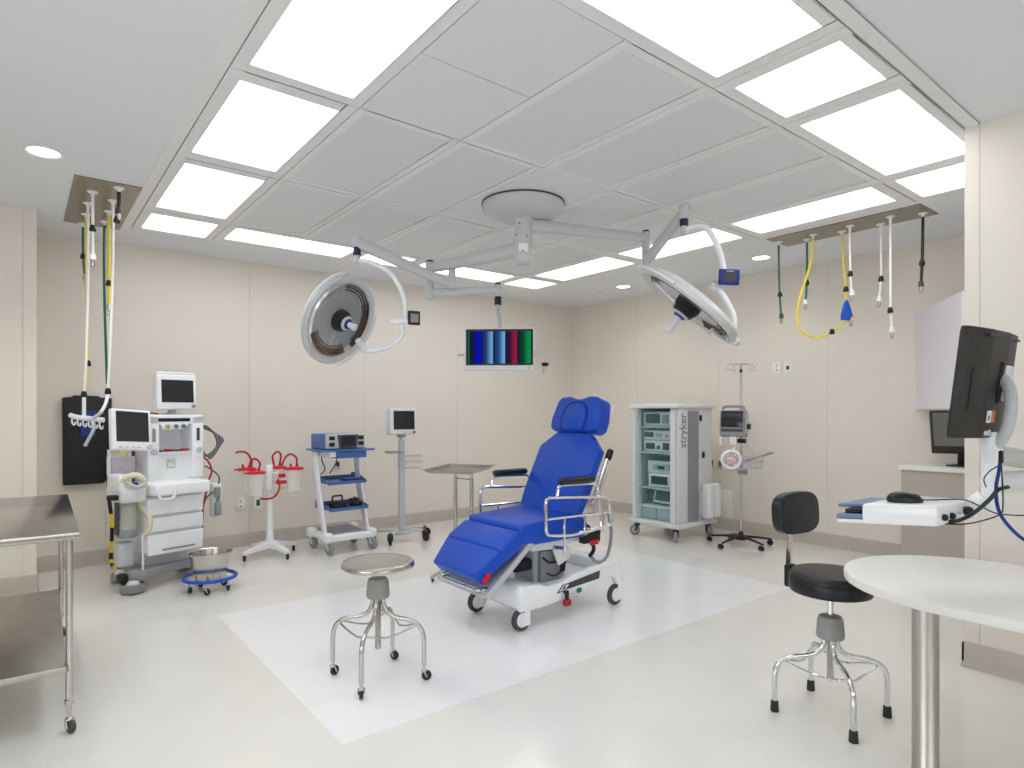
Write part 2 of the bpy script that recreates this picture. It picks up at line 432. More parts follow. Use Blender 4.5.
for (x0, x1, lb) in ((GX[1], GX[3], 'long light panel at the left end of the far row, left of the lamp arm'),
                     (GX[3], GX[4], 'small square light panel of the far row behind the left lamp spring arm'),
                     (GX[4], GX[6], 'long light panel of the far row above the hanging colour display'),
                     (GX[6], GX[7], 'small square light panel at the far corner of the ceiling grid')):
    lightpanel(x0, x1, 5.365, 5.985, lb, (.07, .07, .085, .125))
def panel(x0, x1, y0, y1, label, kind):
    g = .003; x0 += g; x1 -= g; y0 += g; y1 -= g
    cx, cy = (x0+x1)/2, (y0+y1)/2; hx, hy = (x1-x0)/2, (y1-y0)/2
    if kind == 'blank':
        tag(MB('panel_blank').box(x0, x1, y0, y1, ZC-.004, ZC+.02).build('ceiling_panel', bevel=.002), label, 'ceiling panel', 'smooth ceiling panels')
        return
    t = thing('ceiling_diffuser', label, 'air diffuser', (cx, cy, ZC), 0, 'perforated air panels of the ceiling grid')
    f = MB('panel_frame'); w = .045
    for (a0, a1, b0, b1) in ((-hx, -hx+w, -hy, hy), (hx-w, hx, -hy, hy), (-hx+w, hx-w, -hy, -hy+w), (-hx+w, hx-w, hy-w, hy)):
        f.box(a0, a1, b0, b1, -.006, .03)
    f.build('frame', t, bevel=.002)
    MB('perforated').box(-hx+w, hx-w, -hy+w, hy-w, -.002, .01).build('perforated_sheet', t)
cn = ['first', 'second', 'third', 'fourth', 'fifth']
for i in range(5):
    panel(GX[i+1], GX[i+2], 4.13, 5.365, 'perforated air panel, %s from the left in the row next to the far lights' % cn[i], 'perf')
    if i == 2: panel(GX[3], GX[4], 2.915, 4.13, 'smooth white ceiling panel that carries the round boom cover', 'blank')
    else: panel(GX[i+1], GX[i+2], 2.915, 4.13, 'perforated air panel %s the round boom cover in the middle row' % ['two places left of', 'directly left of', '', 'directly right of', 'two places right of'][i], 'perf')
panel(GX[1], GX[2], 2.307, 2.915, 'square smooth grey ceiling panel nearer the boom cover, beside the left lights', 'blank')
panel(GX[1], GX[2], 1.70, 2.307, 'square smooth grey ceiling panel at the top edge of the photo', 'blank')
for i in range(1, 5):
    panel(GX[i+1], GX[i+2], 1.70, 2.915, 'perforated air panel, %s from the left in the row next to the near lights' % cn[i-1], 'perf')
for (x, y, lb) in ((.11, 4.568, 'round recessed downlight above the left wall, left of the hose plate'),
                   (.11, 2.0, 'unseen downlight added above the left side to brighten the floor'),  # this and the next are unseen, added to brighten the left side
                   (-1.7, 4.568, 'unseen downlight added over the far left corner to brighten the wall'),
                   (5.76, 3.281, 'round recessed downlight beside the left end of the right hose plate'),
                   (5.777, 5.087, 'round recessed downlight far back near the room corner')):
    t = thing('downlight', lb, 'downlight', (x, y, ZC), 0, 'recessed downlights')
    MB('panel_frame').lathe([(.078, -.001), (.098, -.001), (.098, -.006), (.090, -.009), (.082, -.006), (.078, -.001)], 32).build('trim_ring', t)
    l = bpy.data.lights.new('downlight_lamp', 'SPOT'); l.energy = 42 if x < 1 else 8; l.spot_size = math.radians(130); l.spot_blend = .6; l.shadow_soft_size = .07; l.color = (1, .97, .92)
    lo = bpy.data.objects.new('downlight_lamp', l); C.objects.link(lo); lo.parent = t; lo.location = (0, 0, -.012)
    MB('downlight_glow').lathe([(1e-4, -.003), (.078, -.003), (.078, -.001), (1e-4, -.001)], 28).build('lens', t)
t = thing('smoke_detector', 'small flat white sensor disc on the ceiling near the far corner', 'sensor', (5.768, 5.483, ZC))
MB('offwhite').lathe([(.045, -.0005), (.045, -.006), (.035, -.010), (1e-4, -.010)], 24).build('cover', t)

# window frames added around the fill lights, unseen behind the camera
def window(n, x0, x1, y0, y1, z0, z1, along):
    m = MB('panel_frame'); w = .06
    if along == 'y':
        for (a, c_, e, f_) in ((y0-w, y1+w, z0-w, z0), (y0-w, y1+w, z1, z1+w), (y0-w, y0, z0, z1), (y1, y1+w, z0, z1), ((y0+y1)/2-.03, (y0+y1)/2+.03, z0, z1)): m.box(x0, x1, a, c_, e, f_)
    else:
        for (a, c_, e, f_) in ((x0-w, x1+w, z0-w, z0), (x0-w, x1+w, z1, z1+w), (x0-w, x0, z0, z1), (x1, x1+w, z0, z1), ((x0+x1)/2-.03, (x0+x1)/2+.03, z0, z1)): m.box(a, c_, y0, y1, e, f_)
    struct(m.build('window_%d' % n, bevel=.003))  # unseen frame, made up to go with its fill light
window(1, -2.999, -2.97, -1.0, 2.2, .8, 2.3, 'y')
window(2, -1.0, 2.6, -2.999, -2.97, .75, 2.25, 'x')
# ------------------------------------------------------------ procedure chair (faces -x, length along x)
t = thing('procedure_chair', 'blue reclining procedure chair with side rails on a white wheeled base, centre of the room', 'procedure chair', (2.88, 3.24, 0))
def chairbase(t):
    b = MB('white_gloss')
    # side skirts
    side = [(-.46, .125), (-.46, .235), (-.42, .285), (-.30, .275), (-.24, .252), (-.17, .25), (.02, .285), (.30, .325), (.43, .325), (.475, .295), (.485, .15), (.43, .15), (.40, .205), (.33, .215), (.10, .165), (-.05, .145), (-.25, .125)]
    for sg in (-1, 1):
        y0, y1 = (-.275, -.225) if sg < 0 else (.225, .275)
        b.prism(side, y0, y1, 'y', r=.010)
    b.rbox(-.465, -.34, -.272, .272, .13, .285, .03)
    b.rbox(.36, .48, -.272, .272, .20, .315, .03)
    b.rbox(-.36, .40, -.235, .235, .19, .235, .012)
    return b.build('base', t)
bs = chairbase(t)
MB('boom_grey').box(-.11, -.108, -.2775, -.275, .14, .26).build('seam', bs)
p = MB('dark_grey').prism([(-.065, .205), (.235, .226), (.245, .278), (-.025, .247)], -.2785, -.2745, 'y').build('name_strip', bs)
m = MB('dark_grey').prism([(-.155, .192), (-.072, .201), (-.03, .246), (-.11, .238)], -.2785, -.2745, 'y')
m.use('white').prism([(-.138, .201), (-.078, .207), (-.05, .238), (-.106, .231)], -.2795, -.2785, 'y')
m.use('dark_grey').prism([(-.115, .209), (-.088, .212), (-.072, .229), (-.098, .226)], -.2802, -.2795, 'y'); m.build('emblem', bs)
MB('green').at((.045, -.276, .178), (PI/2, 0, 0)).lathe([(1e-4, .004), (.02, .004), (.024, 0)], 16, sx=1.2, sy=.75).build('green_badge', bs)
pe = MB('black'); pe.cyl((-.09, -.265, .19), (-.09, -.30, .19), .008); pe.rbox(-.105, -.078, -.31, -.295, .145, .205, .004)
pe = pe.build('brake_pedal', bs); MB('dark_red').rbox(-.115, -.06, -.32, -.28, .105, .15, .014).build('red_pedal', pe)
MB('light_grey').tube([(-.075, -.285, .165), (.01, -.285, .178)], .006).build('pedal_link', pe)
for (x, y) in ((-.425, -.24), (-.425, .24), (.435, -.24), (.435, .24)):
    f = MB('white_gloss').rbox(x+.012, x+.058, y-.032, y+.032, .03, .17, .014).build('wheel_cover', t)
    w = MB('dark_grey').wheel((x, y, .072), (0, 1, 0), .072, .034, 28); w = w.build('wheel', f)
    MB('white').wheel((x, y, .072), (0, 1, 0), .05, .045, 24).build('hub_cap', w)
# lift column and mechanics
l = MB('light_grey'); l.rbox(-.20, .02, -.10, .12, .22, .50, .012); l = l.build('lift_column', t)
MB('grey').box(-.17, .0, -.14, -.10, .215, .44, r=.008).build('side_plate', l)
MB('black').tube([(-.16, -.145, .40), (-.10, -.15, .36), (0, -.15, .37), (.06, -.145, .42)], .007, sm=6).build('cable', l)
MB('black').tube([(-.14, -.13, .30), (-.06, -.16, .27), (.04, -.15, .34), (.05, -.14, .44)], .005, sm=6).build('cable', l)
m = MB('black'); m.rbox(-.34, -.19, -.08, .10, .31, .39, .02); m.build('actuator', t)
MB('black').rbox(.02, .14, -.06, .10, .24, .38, .025).build('motor_cover', t)
m = MB('white'); m.prism([(-.30, .47), (-.34, .52), (.10, .56), (.16, .53), (.16, .49), (-.1, .46)], -.20, -.16, 'y', r=.006)
m.prism([(-.30, .47), (-.34, .52), (.10, .56), (.16, .53), (.16, .49), (-.1, .46)], .16, .20, 'y', r=.006)
m.box(-.30, .14, -.16, .16, .49, .52, r=.005)
m.build('seat_frame', t)
MB('white').prism([(-.12, .49), (.0, .52), (.06, .38), (-.05, .34)], -.185, -.165, 'y', r=.004).build('link_arm', t)
# control box with red switch
m = MB('black').rbox(.10, .26, -.27, -.215, .475, .555, .008).build('control_box', t)
MB('red').rbox(.15, .23, -.28, -.268, .462, .495, .004).build('red_switch', m)
MB('black').tube([(.20, -.25, .47), (.21, -.25, .42), (.17, -.25, .38)], .014, sm=4).build('plug', m)
MB('grey').tube([(.18, -.25, .39), (.22, -.26, .34), (.30, -.25, .33), (.37, -.24, .38), (.41, -.23, .52), (.40, -.21, .66)], .012, 8, sm=6).build('hose', t)
# cushions: side profile polygons extruded across
def pad(name, prof, y0, y1, r=.02, m='blue_vinyl', seam=None):
    o = MB(m).prism(prof, y0, y1, 'y', r=r).build(name, t)
    return o
pad('seat_cushion', [(-.47, .665), (-.47, .555), (-.36, .53), (.10, .53), (.14, .60), (.05, .70), (-.05, .69)], -.285, .285, .022)
# back: from seat to shoulders, tilted
def backpad():
    # local frame lying on the back: u along the back, v across, w thickness
    ang = math.radians(63.5); o = Vector((-.03, 0, .655))
    ux = Vector((math.cos(ang), 0, math.sin(ang))); wz = Vector((math.sin(ang), 0, -math.cos(ang)))   # w points behind
    m = MB('blue_vinyl'); m.X = Matrix(((ux.x, 0, wz.x, o.x), (0, 1, 0, 0), (ux.z, 0, wz.z, o.z), (0, 0, 0, 1)))
    out = [(0, -.285), (.16, -.305), (.52, -.305), (.635, -.17), (.635, .17), (.52, .305), (.16, .305), (0, .285)]
    m.prism(out, -.0, .075, 'z', r=.018)
    return m.build('back_cushion', t), m.X if False else Matrix(((ux.x, 0, wz.x, o.x), (0, 1, 0, 0), (ux.z, 0, wz.z, o.z), (0, 0, 0, 1)))
bk, BX = backpad()
m = MB('white'); m.X = BX
m.box(.02, .56, -.27, -.225, .078, .10, r=.004); m.box(.02, .56, .225, .27, .078, .10, r=.004); m.box(.10, .62, -.15, .15, .078, .09, r=.004)
m.build('back_frame', t)
# chrome rod with black knob behind the right shoulder
m = MB('chrome'); m.X = BX; m.tube([(.16, -.315, .10), (.50, -.315, .10)], .014, 10); m.tube([(.08, -.315, .14), (.44, -.315, .13)], .010, 10); o = m.build('gas_strut', t)
m = MB('black'); m.X = BX; m.rbox(.48, .56, -.335, -.295, .085, .125, .012); m.build('knob', o)
m = MB('black'); m.X = BX; m.tube([(.02, -.30, .10), (-.0, -.36, .10)], .008, 8); m.build('lever', o)
# head rest with horseshoe groove
ang = math.radians(72); o = Vector((.235, .01, 1.232)); ux = Vector((math.cos(ang), 0, math.sin(ang))); wz = Vector((math.sin(ang), 0, -math.cos(ang)))
HX = Matrix(((ux.x, 0, wz.x, o.x), (0, 1, 0, 0), (ux.z, 0, wz.z, o.z), (0, 0, 0, 1)))
m = MB('blue_vinyl'); m.X = HX
m.prism([(0.0, -.205), (.03, -.24), (.10, -.245), (.24, -.215), (.262, -.18), (.268, -.10), (.25, -.04), (.246, 0), (.25, .04), (.268, .10), (.262, .18), (.24, .215), (.10, .245), (.03, .24), (0, .205)], 0, .125, 'z', r=.022)
h = m.build('head_rest', t)
m = MB('blue_vinyl'); m.X = HX
m.prism([(.012, -.105), (.10, -.12), (.17, -.10), (.205, -.06), (.212, 0), (.205, .06), (.17, .10), (.10, .12), (.012, .105)], -.010, .02, 'z', r=.009)
m.build('centre_pad', h)
m = MB('blue_seam'); m.X = HX
m.tube(spline([(.01, -.113, -.001), (.10, -.129, -.001), (.175, -.108, -.001), (.213, -.062, -.001), (.221, 0, -.001), (.213, .062, -.001), (.175, .108, -.001), (.10, .129, -.001), (.01, .113, -.001)], 5), .005, 6)
m.build('groove', h)
m = MB('white'); m.X = HX; m.rbox(.03, .245, -.23, .23, .126, .14, .006); m.box(-.10, .06, -.03, .03, .128, .142); m.build('head_plate', h)
# leg rest: two pads stepping down, on a frame
def along(o, d): # frame with x' along d (in xz plane), y across, z' outward normal
    d = Vector(d).normalized(); n = Vector((d.z, 0, -d.x)) ; n = n if n.z > 0 else -n
    return Matrix(((d.x, 0, n.x, o[0]), (0, 1, 0, 0), (d.z, 0, n.z, o[1]), (0, 0, 0, 1)))
LX = along((-.475, .635), (-.155, 0, -.095))
m = MB('blue_vinyl'); m.X = LX; m.rbox(.0, .190, -.295, .295, -.10, 0.008, .024); m.build('leg_cushion', t)
LX2 = along((-.632, .542), (-.175, 0, -.165))
m = MB('blue_vinyl'); m.X = LX2; m.prism([(0, -.29), (.21, -.235), (.21, .235), (0, .29)], -.095, 0, 'z', r=.016); m.build('leg_cushion', t)
m = MB('light_grey'); m.X = along((-.37, .57), (-.36, 0, -.30))
for y in (-.27, .27): m.rbox(0, .46, y-.012, y+.012, -.035, .0, .005)
m.box(.10, .42, -.25, .25, -.03, -.015); m.cyl((.45, -.27, -.02), (.45, .27, -.02), .014)
lf = m.build('leg_frame', t)
m = MB('chrome'); m.tube(fillet([(-.66, -.21, .30), (-.745, -.21, .30), (-.745, .21, .30), (-.66, .21, .30)], .04), .010, 8); m.build('foot_bar', lf)
m = MB('red'); m.X = LX2; m.rbox(.13, .20, -.262, -.25, -.085, -.055, .004); m.build('red_tab', lf)
# side rails
def rail(sg, y):
    y = y*sg
    tz = 0
    m = MB('chrome')
    m.tube(fillet([(-.32, y, .60), (-.325, y, .835), (.245, y, .795), (.285, y, .60), (-.10, y, .575)], .045, 5, closed=True), .0105, 8, closed=True)
    m.tube([(-.32, y, .70), (.265, y, .69)], .009, 8)
    for x in (-.165, .02, .2): m.tube([(x, y, .70 if x != .2 else .69), (x, y, .47 if x == -.165 else .585)], .009, 8)
    m.tube(fillet([(-.225, y, .838), (-.215, y, .905), (.13, y, .895), (.16, y, .80), (.18, y, .56)], .05), .010, 8)
    m.tube(fillet([(-.165, y, .50), (-.165, y*.72, .49)], .02), .012, 8); m.tube([(.10, y, .585), (.10, y*.7, .53)], .010, 8)
    r = m.build('side_rail', t)
    MB('black_vinyl').rbox(-.20, .10, y-.033, y+.033, .905, .948, .02).build('arm_pad', r)
rail(-1, .355); rail(1, .345)

# ------------------------------------------------------------ stools
def stool_legs(t, metal, feet, dz=0.0):
    zk = 1+dz/.42
    MB('hub_grey').lathe([(.02, .405), (.056, .405), (.060, .415), (.054, .485), (.047, .502), (.03, .508), (.01, .508)], 28, c=(0, 0, .012+dz)).build('hub', t)
    s = MB(metal); s.cyl((0, 0, .15), (0, 0, .575), .0125, n=14)
    for k in range(40): s.lathe([(.0125, .155+k*.006), (.0155, .158+k*.006), (.0125, .161+k*.006)], 14)
    s.build('screw_spindle', t)
    for k in range(4):
        a = PI/4+k*PI/2; dx, dy = math.cos(a), math.sin(a)
        P = [(.026, .42), (.032, .375), (.055, .335), (.10, .315), (.155, .306), (.205, .285), (.232, .25), (.242, .20), (.243, .12), (.243, .075 if feet == 'caster' else .028)]
        l = MB(metal).tube(spline([(dx*r, dy*r, z*zk if z > .1 else z) for r, z in P], 5), .0118, 12).build('leg', t)
        if feet == 'rubber':
            MB('rubber').lathe([(.014, .05), (.0165, .046), (.019, .002), (.017, 0), (1e-4, 0)], 16, c=(dx*.243, dy*.243, 0)).build('rubber_foot', l)
    ring = []
    for k in range(4):
        a = PI/4+k*PI/2; b2 = a+PI/4
        ring.append((math.cos(a)*.20, math.sin(a)*.20, .282*zk)); ring.append((math.cos(b2)*.125, math.sin(b2)*.125, .245*zk))
    pts = ring+[ring[0]]
    q = []
    P = [Vector(p) for p in ring]; N = len(P)
    for i in range(N):
        p0, p1, p2, p3 = P[i-1], P[i], P[(i+1) % N], P[(i+2) % N]
        for k in range(5):
            u = k/5; q.append(.5*((2*p1)+(p2-p0)*u+(2*p0-5*p1+4*p2-p3)*u*u+(3*p1-p0-3*p2+p3)*u**3))
    MB(metal).tube(q, .0055, 8, closed=True).build('brace_ring', t)
t = thing('steel_stool', 'round stainless steel stool on four casters, standing on the white floor area', 'stool', (1.445, 2.93, 0))
stool_legs(t, 'steel', 'caster')
MB('steel').lathe([(1e-4, .576), (.168, .574), (.181, .572), (.186, .580), (.185, .592), (.178, .602), (.168, .605), (.145, .602), (.07, .595), (1e-4, .592)], 48).build('seat', t)
for k in range(4):
    a = PI/4+k*PI/2; caster(t, math.cos(a)*.243, math.sin(a)*.243, .025, .018, ang=[-1.0, .3, 1.2, -.4][k], top=.08, name='caster')
t = thing('black_stool', 'stool with round black cushion, small backrest and rubber feet beside the white table', 'stool', (2.88, 1.305, 0))
stool_legs(t, 'chrome', 'rubber', -.07)
MB('black_vinyl').lathe([(1e-4, .552), (.155, .552), (.169, .556), (.174, .568), (.174, .608), (.171, .612), (.174, .616), (.171, .632), (.160, .645), (.10, .650), (1e-4, .648)], 48).build('seat_cushion', t)
m = MB('chrome').tube(fillet([(.0, .06, .533), (.01, .19, .53), (.02, .205, .62), (.03, .20, .86)], .04), .022, 8, flat=.16); m.build('back_bracket', t)
MB('black').rbox(-.015, .045, .182, .212, .535, .64, .008).build('bracket_cover', t)
m = MB('black_vinyl'); m.at((.05, .185, .885), (math.radians(-4), 0, -.12))
q = []
for k in range(40):
    a = 2*PI*k/40; c, s_ = math.cos(a), math.sin(a); n_ = 3.2
    q.append((.155*abs(c)**(2/n_)*(1 if c > 0 else -1), .1*abs(s_)**(2/n_)*(1 if s_ > 0 else -1)))
m.prism(q, -.025, .025, 'y', r=.016); m.build('backrest', t)
# ------------------------------------------------------------ stainless work table at the left
t = thing('steel_work_table', 'two-tier stainless steel work table on casters at the left edge', 'work table', (.2, 3.20, 0), math.radians(-1.2))
m = MB('steel_top'); m.rbox(-1.45, 0, 0, 1.52, .830, .86, .002); m.build('table_top', t)
MB('steel_shelf').rbox(-1.43, -.045, .03, 1.48, .262, .29, .003).build('shelf', t)
for (x, y) in ((-.035, .055), (-.035, 1.46), (-1.40, .055), (-1.40, 1.46)):
    l = MB('steel'); l.cyl((x, y, .12), (x, y, .825), .0135, n=16); l.lathe([(.0135, .12), (.018, .122), (.018, .14), (.0135, .142)], 16, c=(x, y, 0)); l = l.build('leg', t)
    caster(t, x, y, .028, .020, ang=-1.2, top=.125, name='caster', mw='dark_grey', mf='steel')
m = MB('steel'); m.cyl((-.035, .055, .80), (-.035, 1.46, .80), .010); m.cyl((-.035, .10, .80), (-.035, .10, .30), .008); m.cyl((-.035, 1.40, .80), (-.035, 1.40, .30), .008); m.build('end_frame', t)

# ------------------------------------------------------------ white peninsula table with steel leg
out = []
cx, hw = 2.785, .435
for k in range(25):
    a = PI*k/24; out.append((cx+hw*math.cos(a), .70+.47*math.sin(a)))
out += [(cx-hw, -1.6), (cx+hw, -1.6)]
t = thing('white_table', 'white table with rounded end and single steel leg in the right foreground', 'table', (2.70, .87, 0))
m = MB('counter'); m.prism([(x-2.70, y-.87) for x, y in out], .705, .74, 'z', r=.006); m.build('table_top', t)
m = MB('steel_satin'); m.lathe([(1e-4, .0), (.047, .0), (.046, .012), (.0445, .014), (.0445, .69), (.06, .70), (.06, .705), (1e-4, .705)], 40); m.build('leg', t)
m = MB('steel_satin'); m.lathe([(1e-4, .0), (.047, .0), (.046, .012), (.0445, .014), (.0445, .69), (.06, .70), (.06, .705), (1e-4, .705)], 40, c=(.05, -2.1, 0)); m.build('leg', t)

# ------------------------------------------------------------ mayo stand
MAY = (2.905, 4.36)
t = thing('mayo_stand', 'steel instrument tray stand with rectangular tray behind the blue chair', 'instrument stand', (MAY[0], MAY[1], 0), math.radians(36))
m = MB('tray_steel'); hx, hy = .30, .225
v = [(-hx, -hy), (hx, -hy), (hx, hy), (-hx, hy)]
m.box(-hx+.04, hx-.04, -hy+.04, hy-.04, .875, .878)
def fr(m, hx, hy, ix, iy, z0, z1):
    o = [(-hx, -hy), (hx, -hy), (hx, hy), (-hx, hy)]; i = [(-ix, -iy), (ix, -iy), (ix, iy), (-ix, iy)]
    vs = [(x, y, z0) for x, y in o]+[(x, y, z1) for x, y in i]+[(x, y, z0-.003) for x, y in o]+[(x, y, z1-.003) for x, y in i]
    fs = []
    for k in range(4):
        j = (k+1) % 4; fs += [(k, j, 4+j, 4+k), (8+k, 12+k, 12+j, 8+j), (k, 8+k, 8+j, j), (4+k, 4+j, 12+j, 12+k)]
    m._add(vs, fs)
fr(m, hx-.022, hy-.022, hx-.04, hy-.04, .897, .878); fr(m, hx, hy, hx-.022, hy-.022, .903, .899)
m.build('tray', t)
m = MB('steel'); m.tube(fillet([(.245, -.17, .872), (-.24, -.17, .872), (-.24, .17, .872), (.245, .17, .872)], .03), .005, 8, closed=True)
m.cyl((-.09, -.17, .872), (-.09, .17, .872), .005); m.cyl((.06, -.17, .872), (.06, .17, .872), .005); m.build('tray_frame', t)
m = MB('steel')
for y in (-.105, .08):
    x = -.01 if y < 0 else .10
    m.cyl((x, y, .80), (x, y, .872), .010, n=12); m.cyl((x, y, .06), (x, y, .81), .0165, n=14)
m.cyl((-.01, -.105, .80), (.10, .08, .80), .005)
m.build('posts', t)
m = MB('steel')
m.rbox(-.05, .14, -.14, .11, .045, .065, .004)
m.tube([(-.02, -.12, .052), (-.34, -.17, .045)], .020, 8, flat=.45); m.tube([(.02, .10, .052), (-.30, .13, .045)], .020, 8, flat=.45)
m.tube([(.05, -.12, .052), (.28, -.17, .045)], .020, 8, flat=.45); m.tube([(.08, .10, .052), (.28, .14, .045)], .020, 8, flat=.45); m.build('base', t)
for (x, y) in ((-.33, -.168), (-.29, .129), (.275, -.169), (.275, .139)):
    caster(t, x, y, .018, .014, ang=.5, top=.045)

# ------------------------------------------------------------ kick bucket
t = thing('kick_bucket', 'stainless kick bucket in a low wheeled carrier with a blue bumper ring', 'bucket', (1.145, 5.17, 0))
MB('steel').lathe([(1e-4, .088), (.105, .088), (.108, .092), (.150, .285), (.160, .288), (.161, .294), (.155, .297), (.148, .292), (.106, .098), (1e-4, .096)], 48).build('pail', t)
q = [(math.cos(2*PI*k/48)*.183, math.sin(2*PI*k/48)*.183, .105) for k in range(48)]
MB('ring_blue').tube(q, .0135, 10, closed=True).build('bumper_ring', t)
m = MB('steel'); q = [(math.cos(2*PI*k/48)*.170, math.sin(2*PI*k/48)*.170, .098) for k in range(48)]; m.tube(q, .007, 8, closed=True)
m.tube([(-.17, 0, .082), (.17, 0, .082)], .006); m.tube([(0, -.17, .082), (0, .17, .082)], .006); m.build('carrier', t)
for k in range(5):
    a = .5+2*PI*k/5; caster(t, math.cos(a)*.145, math.sin(a)*.145, .024, .018, ang=a+2, top=.095)
# ------------------------------------------------------------ anaesthesia machine (local: front is -y, left is -x)
t = thing('anesthesia_machine', 'white anaesthesia machine with drawers, gas controls and breathing system by the left wall', 'anaesthesia machine', (.965, 5.72, 0), math.radians(15))
AX = t
m = MB('white'); m.rbox(-.275, .16, -.21, .22, .27, .715, .025); body = m.build('cabinet', t)
for (z0, z1) in ((.565, .705), (.435, .555), (.262, .425)):
    d = MB('white_gloss').rbox(-.27, .157, -.235, -.19, z0, z1, .016).build('drawer', t)
    if z0 < .3: MB('grey').rbox(-.165, .085, -.240, -.230, .292, .306, .004).build('handle', d)
    else: MB('light_grey').rbox(-.235, .125, -.238, -.228, z0+.002, z0+.01, .003).build('handle', d)
m = MB('white_gloss'); m.prism([(-.275, -.21), (-.25, -.33), (.165, -.33), (.20, -.20), (.245, .2), (-.25, .2)], .725, .82, 'z', r=.018)
m.build('work_surface', t)
m = MB('offwhite'); m.tube(fillet([(-.245, -.325, .765), (-.225, -.345, .70), (-.135, -.345, .70), (-.105, -.325, .765)], .02), .012, 8); m.build('valve_handle', t)
# tower
m = MB('white'); m.box(-.195, -.11, -.06, .20, .82, 1.335, r=.008); m.box(.15, .245, -.06, .20, .82, 1.335, r=.008)
m.box(-.195, .245, .14, .20, .82, 1.335); m.box(-.195, .245, -.06, .20, 1.27, 1.345, r=.008); m.prism([(-.11, 1.275), (.12, 1.275), (.085, 1.225), (-.08, 1.225)], -.07, -.02, 'y', r=.004)
m.box(-.135, .15, -.02, .15, .82, 1.03); m.build('tower', t)
tw = MB('offwhite').box(-.135, .15, -.06, .14, 1.03, 1.045).build('shelf', t)
MB('black').rbox(-.12, .13, -.066, -.055, 1.29, 1.318, .004).build('slot', t)
for i, (x, c) in enumerate(((-.055, 'yellow'), (.01, 'cart_blue'), (.07, 'green'))):
    g = MB('light_grey').at((x, -.07, 1.25), (PI/2, 0, 0)).lathe([(.022, 0), (.022, .012), (.018, .014), (1e-4, .014)], 20).build('gauge', t)
    MB(c).at((x, -.084, 1.25), (PI/2, 0, 0)).lathe([(.016, 0), (.016, .003), (.011, .003), (.011, 0)], 20).build('ring', g)
for x in (-.152, .198):
    m = MB('dark_grey' if x > 0 else 'grey').rbox(x-.012, x+.012, -.066, -.055, 1.13, 1.235, .003).build('flow_tube', t)
    MB('light_grey').at((x, -.06, 1.05), (PI/2, 0, 0)).lathe([(.025, 0), (.025, .018), (.020, .022), (1e-4, .022)], 20).build('knob', t)
MB('white').rbox(.17, .226, -.075, -.055, .99, 1.10, .006).build('vaporiser_dial', t)
m = MB('light_grey').rbox(-.04, .03, -.03, -.018, .91, .985, .004).build('socket', t); MB('cream').rbox(-.03, .02, -.036, -.028, .92, .955, .003).build('cover', m)
for i, x in enumerate((-.12, -.05, .01, .08)):
    MB(['dark_grey', 'dark_red', 'dark_grey', 'dark_red'][i]).rbox(x, x+.05, -.045, .0, 1.045, 1.06+.006*(i % 2), .004).build('syringe', t)
# column and base
m = MB('light_grey'); m.box(-.24, .20, -.10, .24, .16, .29, r=.01); m.build('plinth', t)
m = MB('grey'); m.prism([(-.37, -.19), (-.29, -.24), (.18, -.10), (.26, .0), (.26, .26), (.14, .26), (.12, .04), (-.14, -.12), (-.16, .26), (-.26, .26), (-.30, -.10), (-.40, -.13)], .095, .165, 'z', r=.012); m.build('base_frame', t)
for (x, y) in ((-.35, -.175), (-.28, .22), (.235, .22)):
    g = MB('grey'); big = x < -.3; R_ = .085 if big else .07
    g.lathe([(R_, .012), (R_+.004, .02), (R_, .068), (R_-.01, .072), (R_-.012, .02), (R_, .012)], 28, c=(x, y, 0))
    g = g.build('caster_guard', t); MB('rubber').wheel((x, y, .048), (1, .4, 0), .048, .04).build('wheel', g)
    MB('offwhite').ball((x, y, .062), .052, 18, sz=.75).build('wheel_cover', g)
MB('black').rbox(-.44, -.38, -.18, -.09, .075, .15, .02).build('pedal', t)
MB('light_grey').rbox(-.43, -.32, -.13, -.02, .19, .38, .02).build('suction_box', t)
# breathing system at the left
m = MB('offwhite'); m.rbox(-.465, -.285, -.26, .02, .69, .80, .022); bsys = m.build('breathing_block', t)
MB('white').rbox(-.465, -.375, -.23, -.02, .78, .90, .02).build('bellows_cover', t)
MB('cream').tube([(-.45, -.20, .84), (-.42, -.24, .885), (-.36, -.26, .895), (-.31, -.26, .85), (-.295, -.22, .79)], .022, 12, sm=6).build('breathing_hose', t)
MB('light_grey').tube([(-.43, -.25, .85), (-.37, -.28, .81), (-.31, -.28, .83)], .014, 10, sm=6).build('inner_hose', t)
MB('deep_blue').rbox(-.41, -.32, -.20, -.10, .80, .835, .01).build('sensor', t)
m = MB('clear_grey'); m.lathe([(.068, .44), (.068, .69)], 28, c=(-.37, -.12, 0)); c_ = m.build('absorber_canister', t)
MB('cream').lathe([(1e-4, .475), (.060, .475), (.060, .665), (1e-4, .665)], 28, c=(-.37, -.12, 0)).build('soda_lime', c_)
MB('grey').lathe([(1e-4, .415), (.06, .415), (.072, .43), (.072, .47), (1e-4, .47)], 28, c=(-.37, -.12, 0)).build('canister_base', c_)
m = MB('dark_grey'); m.box(-.447, -.438, -.15, -.09, .44, .69, r=.003); m.build('bracket', t)
MB('cream').tube([(-.292, -.15, .70), (-.287, -.16, .64), (-.26, -.24, .56), (-.265, -.25, .48), (-.29, -.21, .43)], .017, 10, sm=6).build('gas_hose', t)
MB('cream').lathe([(.024, .0), (.024, .05), (1e-4, .05)], 16, c=(-.292, -.15, .66)).build('hose_cuff', t)
MB('offwhite').tube([(-.30, -.21, .44), (-.305, -.23, .30), (-.305, -.23, .17)], .008, 8, sm=4).build('drain_tube', t)
MB('black').rbox(-.53, -.46, -.22, -.16, .715, .755, .012).build('clamp', t)
m = MB('lilac_box'); m.rbox(-.42, -.25, .03, .13, .88, 1.02, .006); m.build('storage_box', t)
